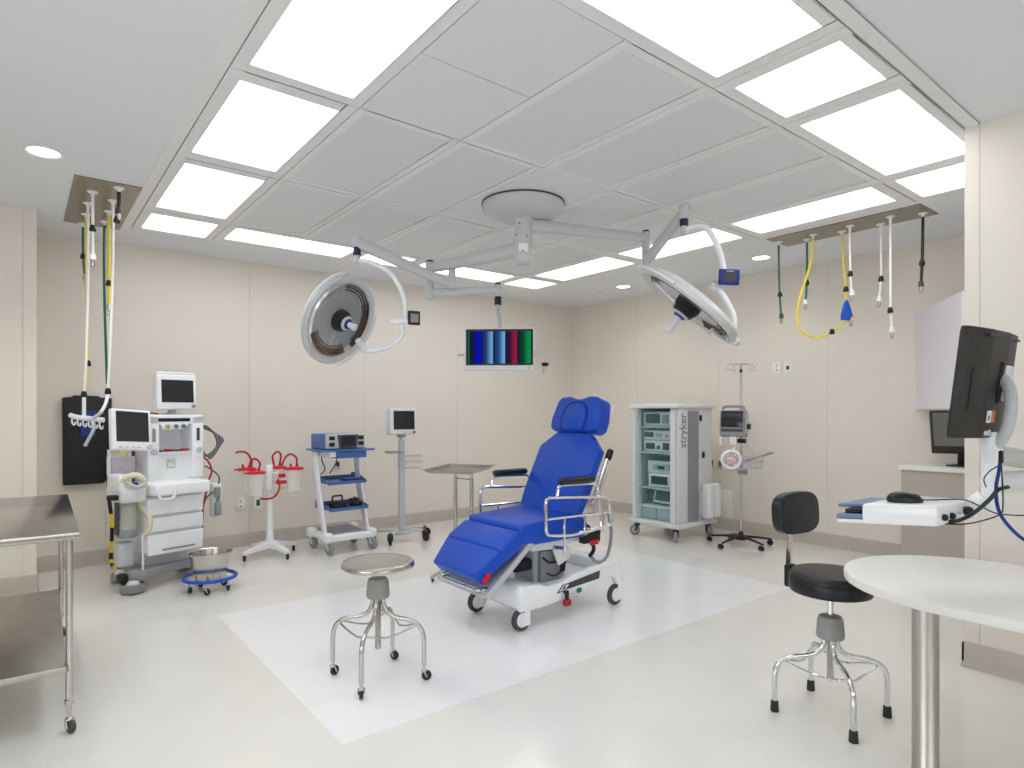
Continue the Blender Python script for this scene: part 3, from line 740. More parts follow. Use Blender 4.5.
MB('dark_grey').cyl((-.255, .06, .80), (-.255, .06, 1.10), .012).build('box_post', t)
MB('offwhite').cyl((-.44, .02, .80), (-.44, .02, 1.08), .013).build('arm_post', t)
# screens
def display(parent, name, w, h, d, X, frame='white', scr='screen_off', mg=(.03, .03, .03, .05), extra=None):
    """box display: local x width, y depth (front at -y), z height; X places its centre"""
    m = MB(frame); m.X = X; m.rbox(-w/2, w/2, -d/2, d/2, -h/2, h/2, min(.012, d*.4)); o = m.build(name, parent)
    m = MB(scr); m.X = X; m.box(-w/2+mg[0], w/2-mg[1], -d/2-.002, -d/2+.004, -h/2+mg[3], h/2-mg[2]); m.build('screen', o)
    return o
from mathutils import Euler
def XF(loc, rot=(0, 0, 0)): return Matrix.Translation(loc) @ Euler(rot).to_matrix().to_4x4()
X = XF((-.352, -.13, 1.23), (math.radians(-10), math.radians(4), math.radians(8)))
o = display(t, 'left_display', .295, .315, .05, X, mg=(.03, .022, .02, .065))
m = MB('light_grey'); m.X = X
for k in range(4): m.box(-.10+k*.045, -.075+k*.045, -.027, -.02, -.142, -.13)
m.at((0, 0, 0)); m.X = X @ XF((.125, -.026, -.132), (PI/2, 0, 0)); m.lathe([(.016, 0), (.016, .01), (1e-4, .012)], 18); m.build('buttons', o)
X = XF((.045, .02, 1.53), (math.radians(-4), 0, math.radians(-2)))
o = display(t, 'top_display', .31, .285, .10, X, mg=(.032, .026, .045, .055))
m = MB('white'); m.X = X; m.tube(fillet([(-.145, -.02, .13), (-.145, -.03, .155), (.145, -.03, .155), (.145, -.02, .13)], .015), .010, 8); m.build('handle', o)
m = MB('grey'); m.X = X @ XF((.125, -.052, -.118), (PI/2, 0, 0)); m.lathe([(.016, 0), (.016, .012), (1e-4, .014)], 18); m.build('knob', o)
MB('yellow').at((0, 0, 0)).box(.06, .08, -.033, -.029, 1.405, 1.42).build('label', o)
m = MB('light_grey'); m.lathe([(1e-4, 1.34), (.07, 1.34), (.075, 1.352), (.03, 1.36), (.03, 1.41), (1e-4, 1.41)], 20, c=(.04, .06, 0)); m.build('display_foot', t)
m = MB('dark_red'); m.tube([(-.20, .05, 1.352), (-.15, .0, 1.36), (-.08, .03, 1.352)], .006, 6, sm=6); m.build('probe_lead', t)
# wall side: arm with holder, hanging leads
m = MB('white'); m.rbox(.36, .43, -.02, .08, .45, .75, .02); h_ = m.build('side_holder', t)
m = MB('grey'); m.rbox(.355, .40, -.055, -.01, .63, .72, .01); m.rbox(.36, .41, -.05, -.01, .47, .59, .01); m.box(.37, .40, -.04, -.02, .57, .65); m.build('handset', h_)
MB('light_grey').tube([(.20, .05, .74), (.40, .04, .72)], .012).build('holder_arm', h_)
for k in range(5):
    m = MB('grey' if k % 2 else 'dark_grey'); o = .012*k
    m.tube([(.245, .0+o, 1.25), (.30+o, -.02, 1.24-o), (.36+o*1.4, -.03, 1.16-o*.6), (.38+o*.7, -.02, 1.08), (.34, -.01, 1.02-o), (.28+o*.5, .0, .99), (.25, .01, 1.02+o)], .006, 6, sm=6); m.build('monitor_lead', t)
MB('yellow').tube([(.25, .02, 1.0), (.268, -.01, .93), (.262, .0, .85), (.255, .02, .72)], .010, 8, sm=6).build('supply_hose', t)
MB('dark_red').tube([(.25, .04, 1.0), (.31, .0, .95), (.34, -.01, .86), (.32, .0, .78), (.30, .02, .64), (.28, .03, .52)], .008, 8, sm=6).build('supply_hose', t)
MB('dark_grey').tube([(.26, .03, .92), (.33, .0, .88), (.40, -.02, .80), (.38, .0, .70), (.30, .03, .60), (.29, .05, .40)], .006, 8, sm=6).build('power_lead', t)
MB('dark_grey').rbox(.235, .275, .0, .08, .36, .45, .012).build('plug_box', t)

# ------------------------------------------------------------ black apron on the wall, and the things hanging near it
t = thing('lead_apron', 'black protective apron hanging flat on the left wall behind the machine', 'apron', (.455, 6.60, 0))
m = MB('bag_black'); pr = []
m.prism([(-.165, .735), (.13, .735), (.15, .76), (.185, .765), (.19, 1.490), (.10, 1.495), (.095, 1.508), (-.09, 1.512), (-.10, 1.50), (-.17, 1.490)], -.035, .012, 'y', r=.008); m.build('panel', t)
m = MB('deep_blue').rbox(-.045, .07, -.052, -.035, 1.15, 1.38, .012).build('blue_pouch', t)
MB('steel').cyl((-.15, -.005, 1.49), (.17, -.005, 1.49), .006).build('hanger_bar', t)

# ------------------------------------------------------------ suction stand
t = thing('suction_stand', 'white four-legged wheeled pole stand carrying red-lidded suction canisters', 'stand', (1.86, 6.04, 0), math.radians(-27))
m = MB('white')
m.lathe([(.055, .10), (.045, .14), (.034, .17), (.024, .60), (.024, .62), (1e-4, .62)], 24)
m.build('pole', t)
for k in range(4):
    a = PI/4+k*PI/2; dx, dy = math.cos(a), math.sin(a); px, py = -dy, dx
    f = []
    for (r, z0, z1, w) in ((.0, .09, .155, .045), (.12, .075, .125, .03), (.28, .055, .085, .02)):
        for (s_, z) in ((-1, z0), (1, z0), (1, z1), (-1, z1)): f.append((dx*r+px*w*s_, dy*r+py*w*s_, z))
    m = MB('white'); m._add(f, [(0, 1, 2, 3), (8, 9, 10, 11)]+[(i*4+j, i*4+(j+1) % 4, i*4+4+(j+1) % 4, i*4+4+j) for i in range(2) for j in range(4)])
    l = m.build('leg', t, bevel=.006)
    x, y = dx*.265, dy*.265
    MB('rubber').rbox(x-.014, x+.014, y-.016, y+.016, .0, .056, .012).build('caster', l)
m = MB('white'); m.rbox(-.02, .03, -.09, .0, .64, .87, .008); m.cyl((0, -.03, .60), (0, -.03, .80), .018); b_ = m.build('bracket', t)
q = [(math.cos(2*PI*k/24)*.06, math.sin(2*PI*k/24)*.06, .66) for k in range(24)]
MB('white').box(-.07, .07, -.015, .015, .78, .80, r=.003).build('cross_bar', t)
wa = math.radians(-12)
W = lambda x, y, z=0: (t.location.x+math.cos(wa)*x-math.sin(wa)*y, t.location.y+math.sin(wa)*x+math.cos(wa)*y, z)
cans = [(-.20, .06, .62, 'clear suction canister with red lid hanging at the outer left of the white stand'), (-.13, -.12, .60, 'clear suction canister with red lid at the front left of the white stand'),
        (.215, -.05, .62, 'clear suction canister with red lid at the right of the white stand'), (.08, .145, .62, 'clear suction canister with red lid behind the pole of the white stand')]
for i, (x, y, z, lb) in enumerate(cans):
    loc = W(x, y, z)
    c_ = thing('suction_canister', lb, 'canister', loc, 0, 'suction canisters')
    j = MB('clear').lathe([(1e-4, 0), (.064, 0), (.068, .006), (.080, .20)], 28).build('jar', c_)
    MB('red').lathe([(.080, .196), (.086, .198), (.086, .212), (.076, .218), (.05, .222), (1e-4, .224)], 28).build('lid', c_)
    m = MB('red'); m.cyl((-.035, .0, .22), (-.035, .0, .255), .012, n=10); m.cyl((.03, .015, .22), (.03, .015, .245), .014, n=10); m.box(-.11, -.08, -.008, .008, .20, .215); m.build('ports', c_)
    if i == 0: m = MB('dark_red').tube([(.03, .015, .24), (.04, .01, .30), (.0, .0, .36), (-.06, 0, .375), (-.10, -.01, .365)], .0095, 8, sm=8)
    if i == 1: m = MB('dark_red').tube([(.03, .015, .24), (.04, .02, .29), (.01, .04, .33), (-.02, .05, .32), (-.035, .02, .25)], .0095, 8, sm=8)
    if i == 2: m = MB('dark_red').tube([(.03, .015, .24), (.02, .01, .31), (-.04, 0, .345), (-.09, 0, .31), (-.12, 0, .24)], .0095, 8, sm=8)
    if i == 3: m = MB('dark_red').tube([(-.035, 0, .25), (-.05, -.02, .32), (-.01, -.03, .36), (.03, -.01, .33), (.03, .015, .24)], .0095, 8, sm=8)
    m.build('tube', c_)
    if i == 3:
        m = MB('red'); m.rbox(-.05, .04, -.165, -.10, .06, .09, .006); m.rbox(-.03, .03, -.16, -.12, .12, .155, .006); m.build('connector', c_)
m = MB('dark_red'); m.tube([W(.06, -.13, .74), W(.07, -.15, .66), W(.03, -.16, .585), W(-.04, -.17, .565), W(-.10, -.18, .575)], .0095, 8, sm=8)
tag(m.build('suction_tube'), 'dark red suction tube looping below the canisters of the white stand', 'tube')

# ------------------------------------------------------------ blue and white electrosurgery cart
t = thing('equipment_cart', 'white cart with blue shelves and leaning side posts', 'cart', (2.52, 5.95, 0), math.radians(2))
m = MB('white'); m.prism([(-.25, -.25), (-.20, -.27), (.20, -.27), (.25, -.25), (.23, .22), (.18, .25), (-.18, .25), (-.23, .22)], .125, .185, 'z', r=.015)
m.rbox(-.27, -.19, -.27, -.16, .12, .21, .02); m.rbox(.19, .27, -.27, -.16, .12, .21, .02); m.rbox(-.26, -.18, .12, .24, .12, .21, .02); m.rbox(.18, .26, .12, .24, .12, .21, .02)
m.build('base', t)
MB('grey').box(-.18, .18, -.21, .20, .186, .194).build('base_tray', t)
for sg in (-1, 1):
    m = MB('white'); m.prism([(-.20, .18), (-.13, .18), (.06, .60), (.12, .95), (.14, .98), (.10, .98), (.02, .98), (.0, .85), (-.06, .62)], .222*sg-.014-.01, .222*sg+.004, 'x', r=.008); m.build('side_post', t)
def cart_shelf(z, y0, y1, w=.20, tilt=0):
    m = MB('cart_blue'); m.box(-w, w, y0, y1, z, z+.008); m.box(-w, w, y0, y0+.008, z-.01, z+.045 if False else z+.02)
    m.prism([(y0, z), (y1, z), (y1, z+.075), (y1-.13, z+.075), (y0, z+.02)], -w-.006, -w+.0, 'x'); m.prism([(y0, z), (y1, z), (y1, z+.075), (y1-.13, z+.075), (y0, z+.02)], w, w+.006, 'x')
    m.box(-w, w, y1-.008, y1, z, z+.05)
    return m.build('shelf', t, bevel=.003)
cart_shelf(.668, -.17, .17); cart_shelf(.415, -.21, .13)
m = MB('cart_blue'); m.prism([(-.28, -.20), (-.24, -.23), (.24, -.23), (.28, -.20), (.27, .20), (-.27, .20)], .984, 1.002, 'z', r=.004); m.rbox(-.13, .19, -.20, .18, .915, .984, .008); m.build('top_shelf', t)
MB('white').rbox(-.20, -.135, -.20, .15, .93, .984, .006).build('drawer_end', t)
for (x, y) in ((-.225, -.22), (.225, -.22), (-.215, .19), (.215, .19)):
    caster(t, x, y, .058, .034, ang=-PI/2+.25, top=.13, mw='grey', mf='light_grey', name='caster')
g = thing('electrosurgical_generator', 'blue and silver electrosurgical generator box on top of the blue cart', 'generator', (2.50, 5.93, 1.004), math.radians(6))
MB('cart_blue').rbox(-.215, .19, -.12, .17, .0, .148, .01).build('housing', g)
f = MB('light_grey').rbox(-.215, .195, -.165, -.115, .005, .152, .014).build('front_panel', g)
m = MB('dark_grey'); m.prism([(-.09, .012), (.10, .012), (.12, .14), (-.11, .14)], -.172, -.162, 'y', r=.004); m.build('screen_bezel', f)
MB('screen_off').box(-.07, .08, -.1745, -.170, .035, .125).build('screen', f)
for (x, z) in ((-.165, .09), (-.165, .03), (.15, .09), (.15, .035)):
    MB('black').rbox(x-.032, x+.028, -.170, -.163, z, z+.038, .006).build('socket', f)
m = MB('black'); m.rbox(-.11, .02, -.18, -.02, 0, .07, .02); m.tube(fillet([(-.10, -.10, .06), (-.10, -.10, .12), (.0, -.10, .12), (.0, -.10, .06)], .015), .009, 8)
o = m.build('foot_pedal'); o.location = (2.49, 5.93, .4245); tag(o, 'black foot pedal with arched handle on the lowest blue shelf', 'foot pedal')
m = MB('black'); m.rbox(-.05, .06, -.08, .04, 0, .055, .015); m.rbox(-.04, .05, .0, .05, .04, .075, .01)
o = m.build('foot_pedal'); o.location = (2.63, 5.86, .4245); tag(o, 'smaller black foot pedal at the right of the lowest blue shelf', 'foot pedal')
m = MB('deep_blue'); m.rbox(-.08, .10, -.06, .06, 0, .028, .006); o = m.build('instrument_pouch'); o.location = (2.60, 5.87, .678); tag(o, 'dark blue packet on the middle blue shelf', 'packet')
for k in range(3):
    q = [(2.42+.07*math.cos(a*.7+k)+.02*k, 5.93+.055*math.sin(a*.7+k*2), .684+.012*k+.002*math.sin(a*3)) for a in range(0, 18)]
    cable('coiled_lead', q, .005, ['light_grey', 'grey', 'dark_grey'][k], ['pale grey coiled lead on the middle blue shelf', 'mid grey coiled lead on the middle blue shelf', 'dark coiled lead on the middle blue shelf'][k], 'cable', 4, group='leads on the middle shelf')
cable('power_cable', [(2.43, 6.18, .95), (2.42, 6.18, .88), (2.45, 6.17, .78), (2.40, 6.15, .735)], .006, 'black', 'black cable hanging from the top shelf to the middle blue shelf at the left', 'cable')
cable('power_cable', [(2.55, 6.18, .95), (2.58, 6.18, .86), (2.54, 6.17, .79), (2.49, 6.15, .735)], .006, 'dark_grey', 'dark cable curving down behind the middle blue shelf', 'cable')

# ------------------------------------------------------------ monitor on rolling stand
t = thing('patient_monitor_stand', 'light grey rolling pole stand with basket left of the steel tray stand', 'stand', (3.17, 5.88, 0), math.radians(-8))
m = MB('light_grey'); m.rbox(-.03, .03, -.03, .03, .095, 1.07, .010); m.lathe([(1e-4, 1.07), (.02, 1.07), (.02, 1.10), (1e-4, 1.10)], 14); m.build('pole', t)
m = MB('light_grey'); m.rbox(-.08, .08, -.07, .07, .075, .105, .010)
for (x, y) in ((-.17, -.14), (.22, -.10), (.30, .11), (-.27, .10)): m.tube([(0, 0, .09), (x*.5, y*.6, .115), (x*.95, y*.95, .11)], .022, 8, sm=5, flat=.6)
m.build('base', t)
for (x, y, a) in ((-.17, -.14, -2.0), (.22, -.10, -1.3), (.30, .11, -.5), (-.27, .10, 2.4)):
    caster(t, x, y, .05, .032, ang=a, top=.12, mw='black', mf='dark_grey')
m = MB('light_grey')
for z in (.90, .835, .77): m.tube([(.035, -.06, z), (.21, -.06, z), (.21, .06, z), (.035, .06, z)], .004, 6, closed=True)
for k in range(8): m.tube([(.045+.0235*k, -.06, .90), (.045+.0235*k, -.06, .77), (.045+.0235*k, .06, .77), (.045+.0235*k, .06, .90)], .0025, 5)
for z in (.90, .77): m.tube([(-.09, -.045, z), (.04, -.045, z)], .004, 6)
for k in range(4): m.tube([(-.09+.03*k, -.045, .90), (-.09+.03*k, -.045, .77)], .0025, 5)
m.build('wire_basket', t)
MB('grey').rbox(-.17, .0, -.08, .05, .935, .955, .006).build('side_shelf', t)
g = thing('patient_monitor', 'small white patient monitor with dark screen on top of the rolling pole stand', 'monitor', (3.17, 5.88, 1.10), math.radians(-14))
o = display(g, 'housing', .285, .275, .16, XF((0, 0, .165), (math.radians(-4), 0, 0)), 'offwhite', mg=(.04, .022, .03, .05))
m = MB('grey'); m.X = XF((0, 0, .165), (math.radians(-4), 0, 0))
for k in range(7): m.box(-.142, -.13, -.03, .05, -.10+k*.03, -.088+k*.03)
m.build('vents', o)
m = MB('black'); m.at((.115, -.078, .055), (PI/2, 0, 0)).lathe([(.012, 0), (.012, .014), (1e-4, .016)], 16); m.build('knob', o)
MB('grey').lathe([(1e-4, 0), (.045, 0), (.05, .03), (.02, .04), (1e-4, .04)], 18).build('mount', g)
# ------------------------------------------------------------ video tower cart (glass door faces -x)
t = thing('video_tower', 'tall light grey video equipment cart with a glass door standing by the right wall', 'equipment cart', (5.36, 4.0, 0))
DX, DY = .64, .575
m = MB('offwhite'); m.rbox(-.04, DX+.03, -.05, DY+.04, .145, .19, .012); m.build('base', t)
MB('offwhite').rbox(-.04, DX+.02, -.045, DY+.03, 1.405, 1.452, .012).build('top', t)
m = MB('offwhite'); m.box(.0, DX, 0, .02, .19, 1.405); m.box(.0, DX, DY-.02, DY, .19, 1.405); m.box(DX-.02, DX, .02, DY-.02, .19, 1.405)
m.box(.0, .05, .02, .07, .19, 1.405); m.box(.0, .05, DY-.07, DY-.02, .19, 1.405); m.build('body', t)
s_ = MB('fabric_grey').box(.175, .38, -.012, 0, .20, 1.375).build('side_panel', t)
st = MB('offwhite').rbox(.0, .17, -.025, 0, .19, 1.405, .010).build('front_post', t)
for (x, z) in ((.42, 1.30), (.47, .90)):
    MB('black').at((x, -.006, z), (PI/2, 0, 0)).lathe([(.02, 0), (.02, .008), (1e-4, .008)], 18, sy=1.8).build('latch', t)
def text_obj(name, body, size, mname, parent, loc, rot, ext=.001, bold=0):
    cu = bpy.data.curves.new(name, 'FONT'); cu.body = body; cu.size = size; cu.extrude = ext; cu.offset = bold
    cu.align_x = 'CENTER'; cu.align_y = 'CENTER'
    tmp = bpy.data.objects.new(name+'_tmp', cu); C.objects.link(tmp)
    dg = bpy.context.evaluated_depsgraph_get(); me = bpy.data.meshes.new_from_object(tmp.evaluated_get(dg)); bpy.data.objects.remove(tmp)
    me.materials.clear(); me.materials.append(M[mname])
    o = bpy.data.objects.new(name, me); C.objects.link(o); o.parent = parent; o.location = loc; o.rotation_euler = rot
    return o
# lettering runs upwards along the post, readable from the side
lt = text_obj('lettering', 'stryker', .125, 'grey', st, (.085, -.0265, 1.17), (0, 0, 0), bold=.0018)
lt.rotation_euler = (Matrix.Rotation(PI/2, 4, 'X') @ Matrix.Rotation(PI/2, 4, 'Z')).to_euler(); lt.scale = (1.0, 1.35, 1)
for z in (.53, .915, 1.195):
    MB('light_grey').box(.03, DX-.03, .03, DY-.03, z, z+.014).build('shelf', t)
gd = MB('clear_teal').box(-.012, -.004, .06, DY-.01, .195, 1.38).build('glass_door', t)
m = MB('offwhite'); m.box(-.016, -.002, .0, .065, .195, 1.38); m.box(-.016, -.002, DY-.045, DY, .195, 1.38); m.build('door_frame', gd, bevel=.002)
for (x, y, a) in ((.03, .03, -2.4), (.03, DY-.03, 2.6), (DX-.02, .04, -1.9), (DX-.02, DY-.03, 2.9)):
    caster(t, x, y, .058, .034, ang=a, top=.145, mw='grey', mf='dark_grey', hub='light_grey')
m = MB('white')
for i, (x0, x1) in enumerate(((.40, .50), (.51, .62))): m.rbox(x0, x1, -.135, -.022, .22, .59, .03)
m.box(.42, .66, -.03, -.006, .25, .50); m.build('document_bin', t)
def unit(name, label, cat, y0, y1, z0, z1, parts, x0=.08, x1=.42, body='offwhite', group=None):
    """equipment inside the cabinet; parts are (kind material, y0, y1, z0, z1) on the front face"""
    g = thing(name, label, cat, (5.36, 4.0, z0), 0, group)
    h = MB(body).rbox(x0, x1, y0, y1, 0, z1-z0, .008).build('housing', g)
    for (nm, mm, a, b_, c, d) in parts:
        MB(mm).rbox(x0-.008, x0+.004, a, b_, c, d, .003).build(nm, g)
    return g
unit('video_monitor', 'boxy grey monitor on the top shelf inside the glass-door cart', 'monitor', .13, .50, 1.212, 1.365, [('screen', 'screen_off', .27, .46, .03, .135), ('control_panel', 'grey', .16, .24, .03, .12)])
unit('light_source', 'upper flat equipment box on the second shelf of the glass-door cart', 'equipment box', .10, .50, 1.062, 1.165, [('display', 'black', .36, .48, .03, .085), ('knob', 'grey', .17, .20, .03, .06), ('button_row', 'teal_tray', .24, .32, .03, .07)])
unit('camera_console', 'flat equipment box with dark round knob, lower one on the second shelf', 'equipment box', .10, .50, .932, 1.055, [('display', 'black', .34, .46, .03, .095), ('round_knob', 'black', .15, .23, .025, .10), ('socket', 'dark_grey', .27, .31, .03, .07)])
unit('printer', 'box-shaped printer with black paper tray on the third shelf of the glass-door cart', 'printer', .08, .44, .702, .835, [('paper_slot', 'teal_tray', .14, .36, .03, .10), ('badge', 'white', .20, .30, .04, .085)])
g = MB('black'); g.prism([(.08, 0), (.42, 0), (.40, .035), (.14, .045)], .10, .40, 'y', r=.005); g = g.build('paper_tray'); g.location = (5.36, 4.0, .836); tag(g, 'black open tray lying on the printer inside the glass-door cart', 'tray')
unit('insufflator', 'equipment box with wide dark display under the printer', 'equipment box', .07, .43, .546, .698, [('bezel', 'white', .085, .415, .012, .14), ('display', 'screen_off', .16, .39, .03, .125), ('buttons', 'dark_grey', .10, .14, .03, .12)])
g = thing('tablet_console', 'tilted dark touch screen with white and orange rim above the plastic bins', 'touch screen', (5.36, 4.0, .366))
m = MB('white'); m.at((.13, .25, .082), (0, math.radians(18), 0)); m.rbox(-.015, .012, -.15, .13, -.075, .075, .008); o = m.build('rim', g)
m = MB('screen_off'); m.at((.13, .25, .082), (0, math.radians(18), 0)); m.box(-.018, -.012, -.125, .11, -.055, .055); m.build('screen', g)
m = MB('orange'); m.rbox(.10, .16, .055, .085, .0, .13, .008); m.build('side_grip', g)
q = [(5.36+.16+.02*math.sin(a*2.0), 4.0+.46+.05*math.cos(a*.9), .385+.055*(1+math.sin(a*.9))) for a in range(16)]
cable('black_cable_coil', q, .007, 'black', 'black coiled cable standing beside the touch screen in the glass-door cart', 'cable', 4)
for i, (y0, y1) in enumerate(((.08, .30), (.31, .54))):
    g = MB('clear_bin'); g.rbox(.06, .40, y0, y1, .0, .165, .012); g.use('white').rbox(.052, .40, y0-.002, y1+.002, .135, .15, .004); g.use('teal_tray').box(.09, .38, y0+.03, y1-.03, .02, .11)
    g = g.build('plastic_bin'); g.location = (5.36, 4.0, .191); tag(g, 'translucent plastic bin at the bottom %s of the glass-door cart' % ['right', 'left'][i], 'bin', 'plastic bins in the cart')

# ------------------------------------------------------------ infusion stand with monitor and basket
t = thing('iv_stand', 'chrome infusion pole with hooks on a black five-arm wheeled base', 'infusion stand', (5.76, 3.50, 0))
m = MB('steel'); m.cyl((0, 0, .10), (0, 0, 1.10), .0125, n=14); m.cyl((0, 0, 1.08), (0, 0, 1.86), .0115, n=14); m.build('pole', t)
m = MB('steel')
for a in (.4, 1.97, 3.54, 5.11):
    c, s_ = math.cos(a-.9), math.sin(a-.9); m.tube([(0, 0, 1.855), (c*.10, s_*.10, 1.852), (c*.145, s_*.145, 1.835), (c*.155, s_*.155, 1.80), (c*.13, s_*.13, 1.79), (c*.11, s_*.11, 1.81)], .0035, 6, sm=4)
m.build('hooks', t); MB('black').lathe([(1e-4, 0), (.015, 0), (.015, .03), (1e-4, .03)], 14, c=(0, 0, 1.77)).build('collar', t)
MB('black').lathe([(1e-4, .06), (.05, .065), (.05, .10), (.025, .12), (.02, .15), (1e-4, .15)], 20).build('base_hub', t)
feet = [(-.03, .33), (-.27, .04), (-.04, -.26), (.29, -.17), (.22, .24)]
for (x, y) in feet:
    l = MB('black'); l.tube([(0, 0, .10), (x*.5, y*.5, .085), (x, y, .06)], .024, 8, sm=4, r1=.014, flat=.7); l = l.build('leg', t)
    MB('black').wheel((x-.01, y+.012, .026), (.5, 1, 0), .026, .045, 16).build('caster_wheel', l)
IVR = math.radians(-50)
g = thing('vital_signs_monitor', 'grey portable monitor with carry handle clamped on the infusion pole', 'monitor', (5.76, 3.50, 1.085), math.radians(-74))
X = XF((-.045, -.10, .178), (math.radians(-6), 0, 0))
m = MB('grey'); m.X = X; m.rbox(-.125, .125, -.06, .06, -.15, .12, .018); h_ = m.build('housing', g)
m = MB('light_grey'); m.X = X; m.rbox(.09, .13, -.03, .068, -.12, .10, .01); m.build('side_cover', h_)
m = MB('screen_off'); m.X = X; m.rbox(-.108, .108, -.066, -.056, -.055, .108, .003); m.build('screen', h_)
m = MB('dark_grey'); m.X = X; m.rbox(-.108, .108, -.065, -.056, -.10, -.07, .003); m.build('button_strip', h_)
m = MB('grey'); m.X = X; m.tube(fillet([(-.105, -.01, .11), (-.10, -.01, .16), (.10, -.01, .16), (.105, -.01, .11)], .02), .013, 8); m.build('handle', h_)
m = MB('black'); m.X = X; m.tube([(.125, .02, -.04), (.16, .02, -.04)], .028, 16); m.build('clamp_knob', h_)
m = MB('black'); m.rbox(-.03, .05, -.04, .03, -.035, .01, .008); m.build('pole_clamp', h_)
for (x, w_) in ((-.16, .018), (-.05, .03), (-.02, .02)):
    m = MB('white'); m.X = X; m.tube([(x+.05, -.05, -.15), (x+.05, -.055, -.19), (x+.055, -.055, -.23)], w_*.5, 8, sm=3); m.build('lead_plug', h_)
g = thing('wire_basket', 'tilted grey wire basket fixed on the infusion pole under the monitor', 'basket', (5.76, 3.50, .78), IVR)
m = MB('light_grey')
def lp(hx, hy, z, cx=.02, cy=-.09): return [(cx-hx, cy-hy, z), (cx+hx, cy-hy, z+.03), (cx+hx, cy+hy-.02, z+.03), (cx-hx, cy+hy-.02, z)]
for (hx, hy, z) in ((.17, .09, .115), (.165, .087, .06), (.155, .08, .0)): m.tube(fillet(lp(hx, hy, z), .03, closed=True), .0035, 6, closed=True)
for k in range(13):
    f = k/12; x = .02-.16+.32*f; m.tube([(x-.005, -.178, .115+.03*f), (x, -.17, 0+.03*f), (x, -.03, 0+.03*f), (x-.005, -.022, .115+.03*f)], .002, 5)
for k in range(4): y = -.165+.045*k; m.tube([(-.15, y, .115), (-.135, y, .0), (.175, y, .03), (.19, y, .145)], .002, 5)
m.build('wires', g)
MB('grey').rbox(-.03, .06, -.02, .03, -.05, .0, .006).build('clamp', g)
B = lambda x, y, z: (5.76+math.cos(IVR)*x-math.sin(IVR)*y, 3.50+math.sin(IVR)*x+math.cos(IVR)*y, z)
m = MB('grey'); m.rbox(-.13, .15, -.06, .06, -.006, .006, .003); o = m.build('clipboard'); o.location = B(.14, -.105, .915); o.rotation_euler = (0, math.radians(-19), IVR); tag(o, 'grey clipboard resting across the wire basket of the infusion pole', 'clipboard')
m = MB('white')
for r_, zz in ((.092, 0), (.078, .012), (.086, -.012)): m.tube([(math.cos(2*PI*k/28)*r_, zz, math.sin(2*PI*k/28)*r_) for k in range(28)], .011, 8, closed=True)
m.use('pink').at((0, 0, 0), (PI/2, 0, 0)).lathe([(1e-4, -.006), (.048, -.006), (.048, .006), (1e-4, .006)], 24)
m.use('white'); m.X = Matrix.Identity(4); m.tube([(-.04, 0, 0), (.0, -.01, .02), (.04, 0, -.015)], .01, 6, sm=4)
for k in range(6): a = k*PI/3; m.tube([(math.cos(a)*.06, 0, math.sin(a)*.045), (math.cos(a)*.08, 0, math.sin(a)*.08)], .008, 6)
o = m.build('coiled_cuff_hose'); o.location = B(-.125, -.215, .895); o.rotation_euler = (.1, 0, IVR); tag(o, 'white coiled hose with pink centre hanging at the front of the wire basket', 'hose')
m = MB('pink'); m.rbox(-.05, .05, -.04, .04, -.055, .055, .012); o = m.build('pressure_cuff'); o.location = B(-.115, -.09, .852); o.rotation_euler = (.2, .3, IVR); tag(o, 'pale pink cuff packed at the left of the wire basket', 'cuff')
cable('power_lead', [B(.03, -.0, 1.06), B(.06, -.02, 1.02), B(.10, -.05, .97), B(.12, -.09, .94)], .005, 'light_grey', 'pale lead falling from the pole clamp to the wire basket', 'cable')
cable('sensor_lead', [B(-.10, -.215, .99), B(-.10, -.20, 1.0), B(-.09, -.17, 1.0), B(-.085, -.15, 1.01)], .012, 'white', 'thick white lead running from the grey monitor down to the coiled hose', 'cable')

# ------------------------------------------------------------ plates on the walls
def plate(x, y, z, w, h, ax, label, inner, cat='wall plate'):
    rz = 0 if ax == 'y' else PI/2*-1
    t = thing('wall_plate', label, cat, (x, y, z), rz)
    MB('plate').rbox(-w/2, w/2, -.010, .002, -h/2, h/2, .003).build('cover', t)
    if inner == 'duplex':
        for dz in (-.025, .025):
            MB('white').rbox(-.017, .017, -.013, -.009, dz-.018, dz+.018, .004).build('socket', t)
            MB('plate_dark').box(-.006, .006, -.0135, -.0128, dz-.008, dz+.006).build('slots', t)
    elif inner == 'green':
        MB('plate_dark').rbox(-.018, .018, -.012, -.009, -.028, .034, .003).build('window', t); MB('green').rbox(-.012, .012, -.0135, -.0115, .004, .028, .002).build('label', t)
    elif inner == 'port':
        MB('plate_dark').rbox(-.016, .016, -.014, -.009, -.02, .02, .003).build('port', t)
    elif inner == 'data':
        m = MB('steel_satin').rbox(-w*.36, w*.36, -.014, -.009, -h*.40, h*.40, .004).build('insert', t); MB('plate_dark').rbox(-w*.2, w*.2, -.017, -.013, -h*.12, h*.25, .004).build('port', m)
    elif inner == 'grille': MB('plate').rbox(-w*.42, w*.42, -.013, -.009, -h*.44, h*.44, .004).build('panel', t)
    return t
YW, XW = 6.633, 6.414
plate(1.752, YW, .437, .08, .125, 'y', 'white duplex outlet plate low on the wall right of the anaesthesia machine', 'duplex')
plate(1.922, YW, .430, .08, .12, 'y', 'wall plate with a small green marking behind the white suction stand', 'green')
plate(2.775, YW, .775, .085, .125, 'y', 'steel wall plate seen between the shelves of the blue cart', 'data')
plate(3.012, YW, .785, .08, .125, 'y', 'steel wall plate between the blue cart and the rolling monitor stand', 'data')
plate(XW, 3.468, 1.842, .10, .125, 'x', 'white plate high on the right wall nearer the infusion pole', 'duplex')
plate(XW, 3.345, 1.838, .09, .115, 'x', 'white plate with dark square port high on the right wall', 'port')
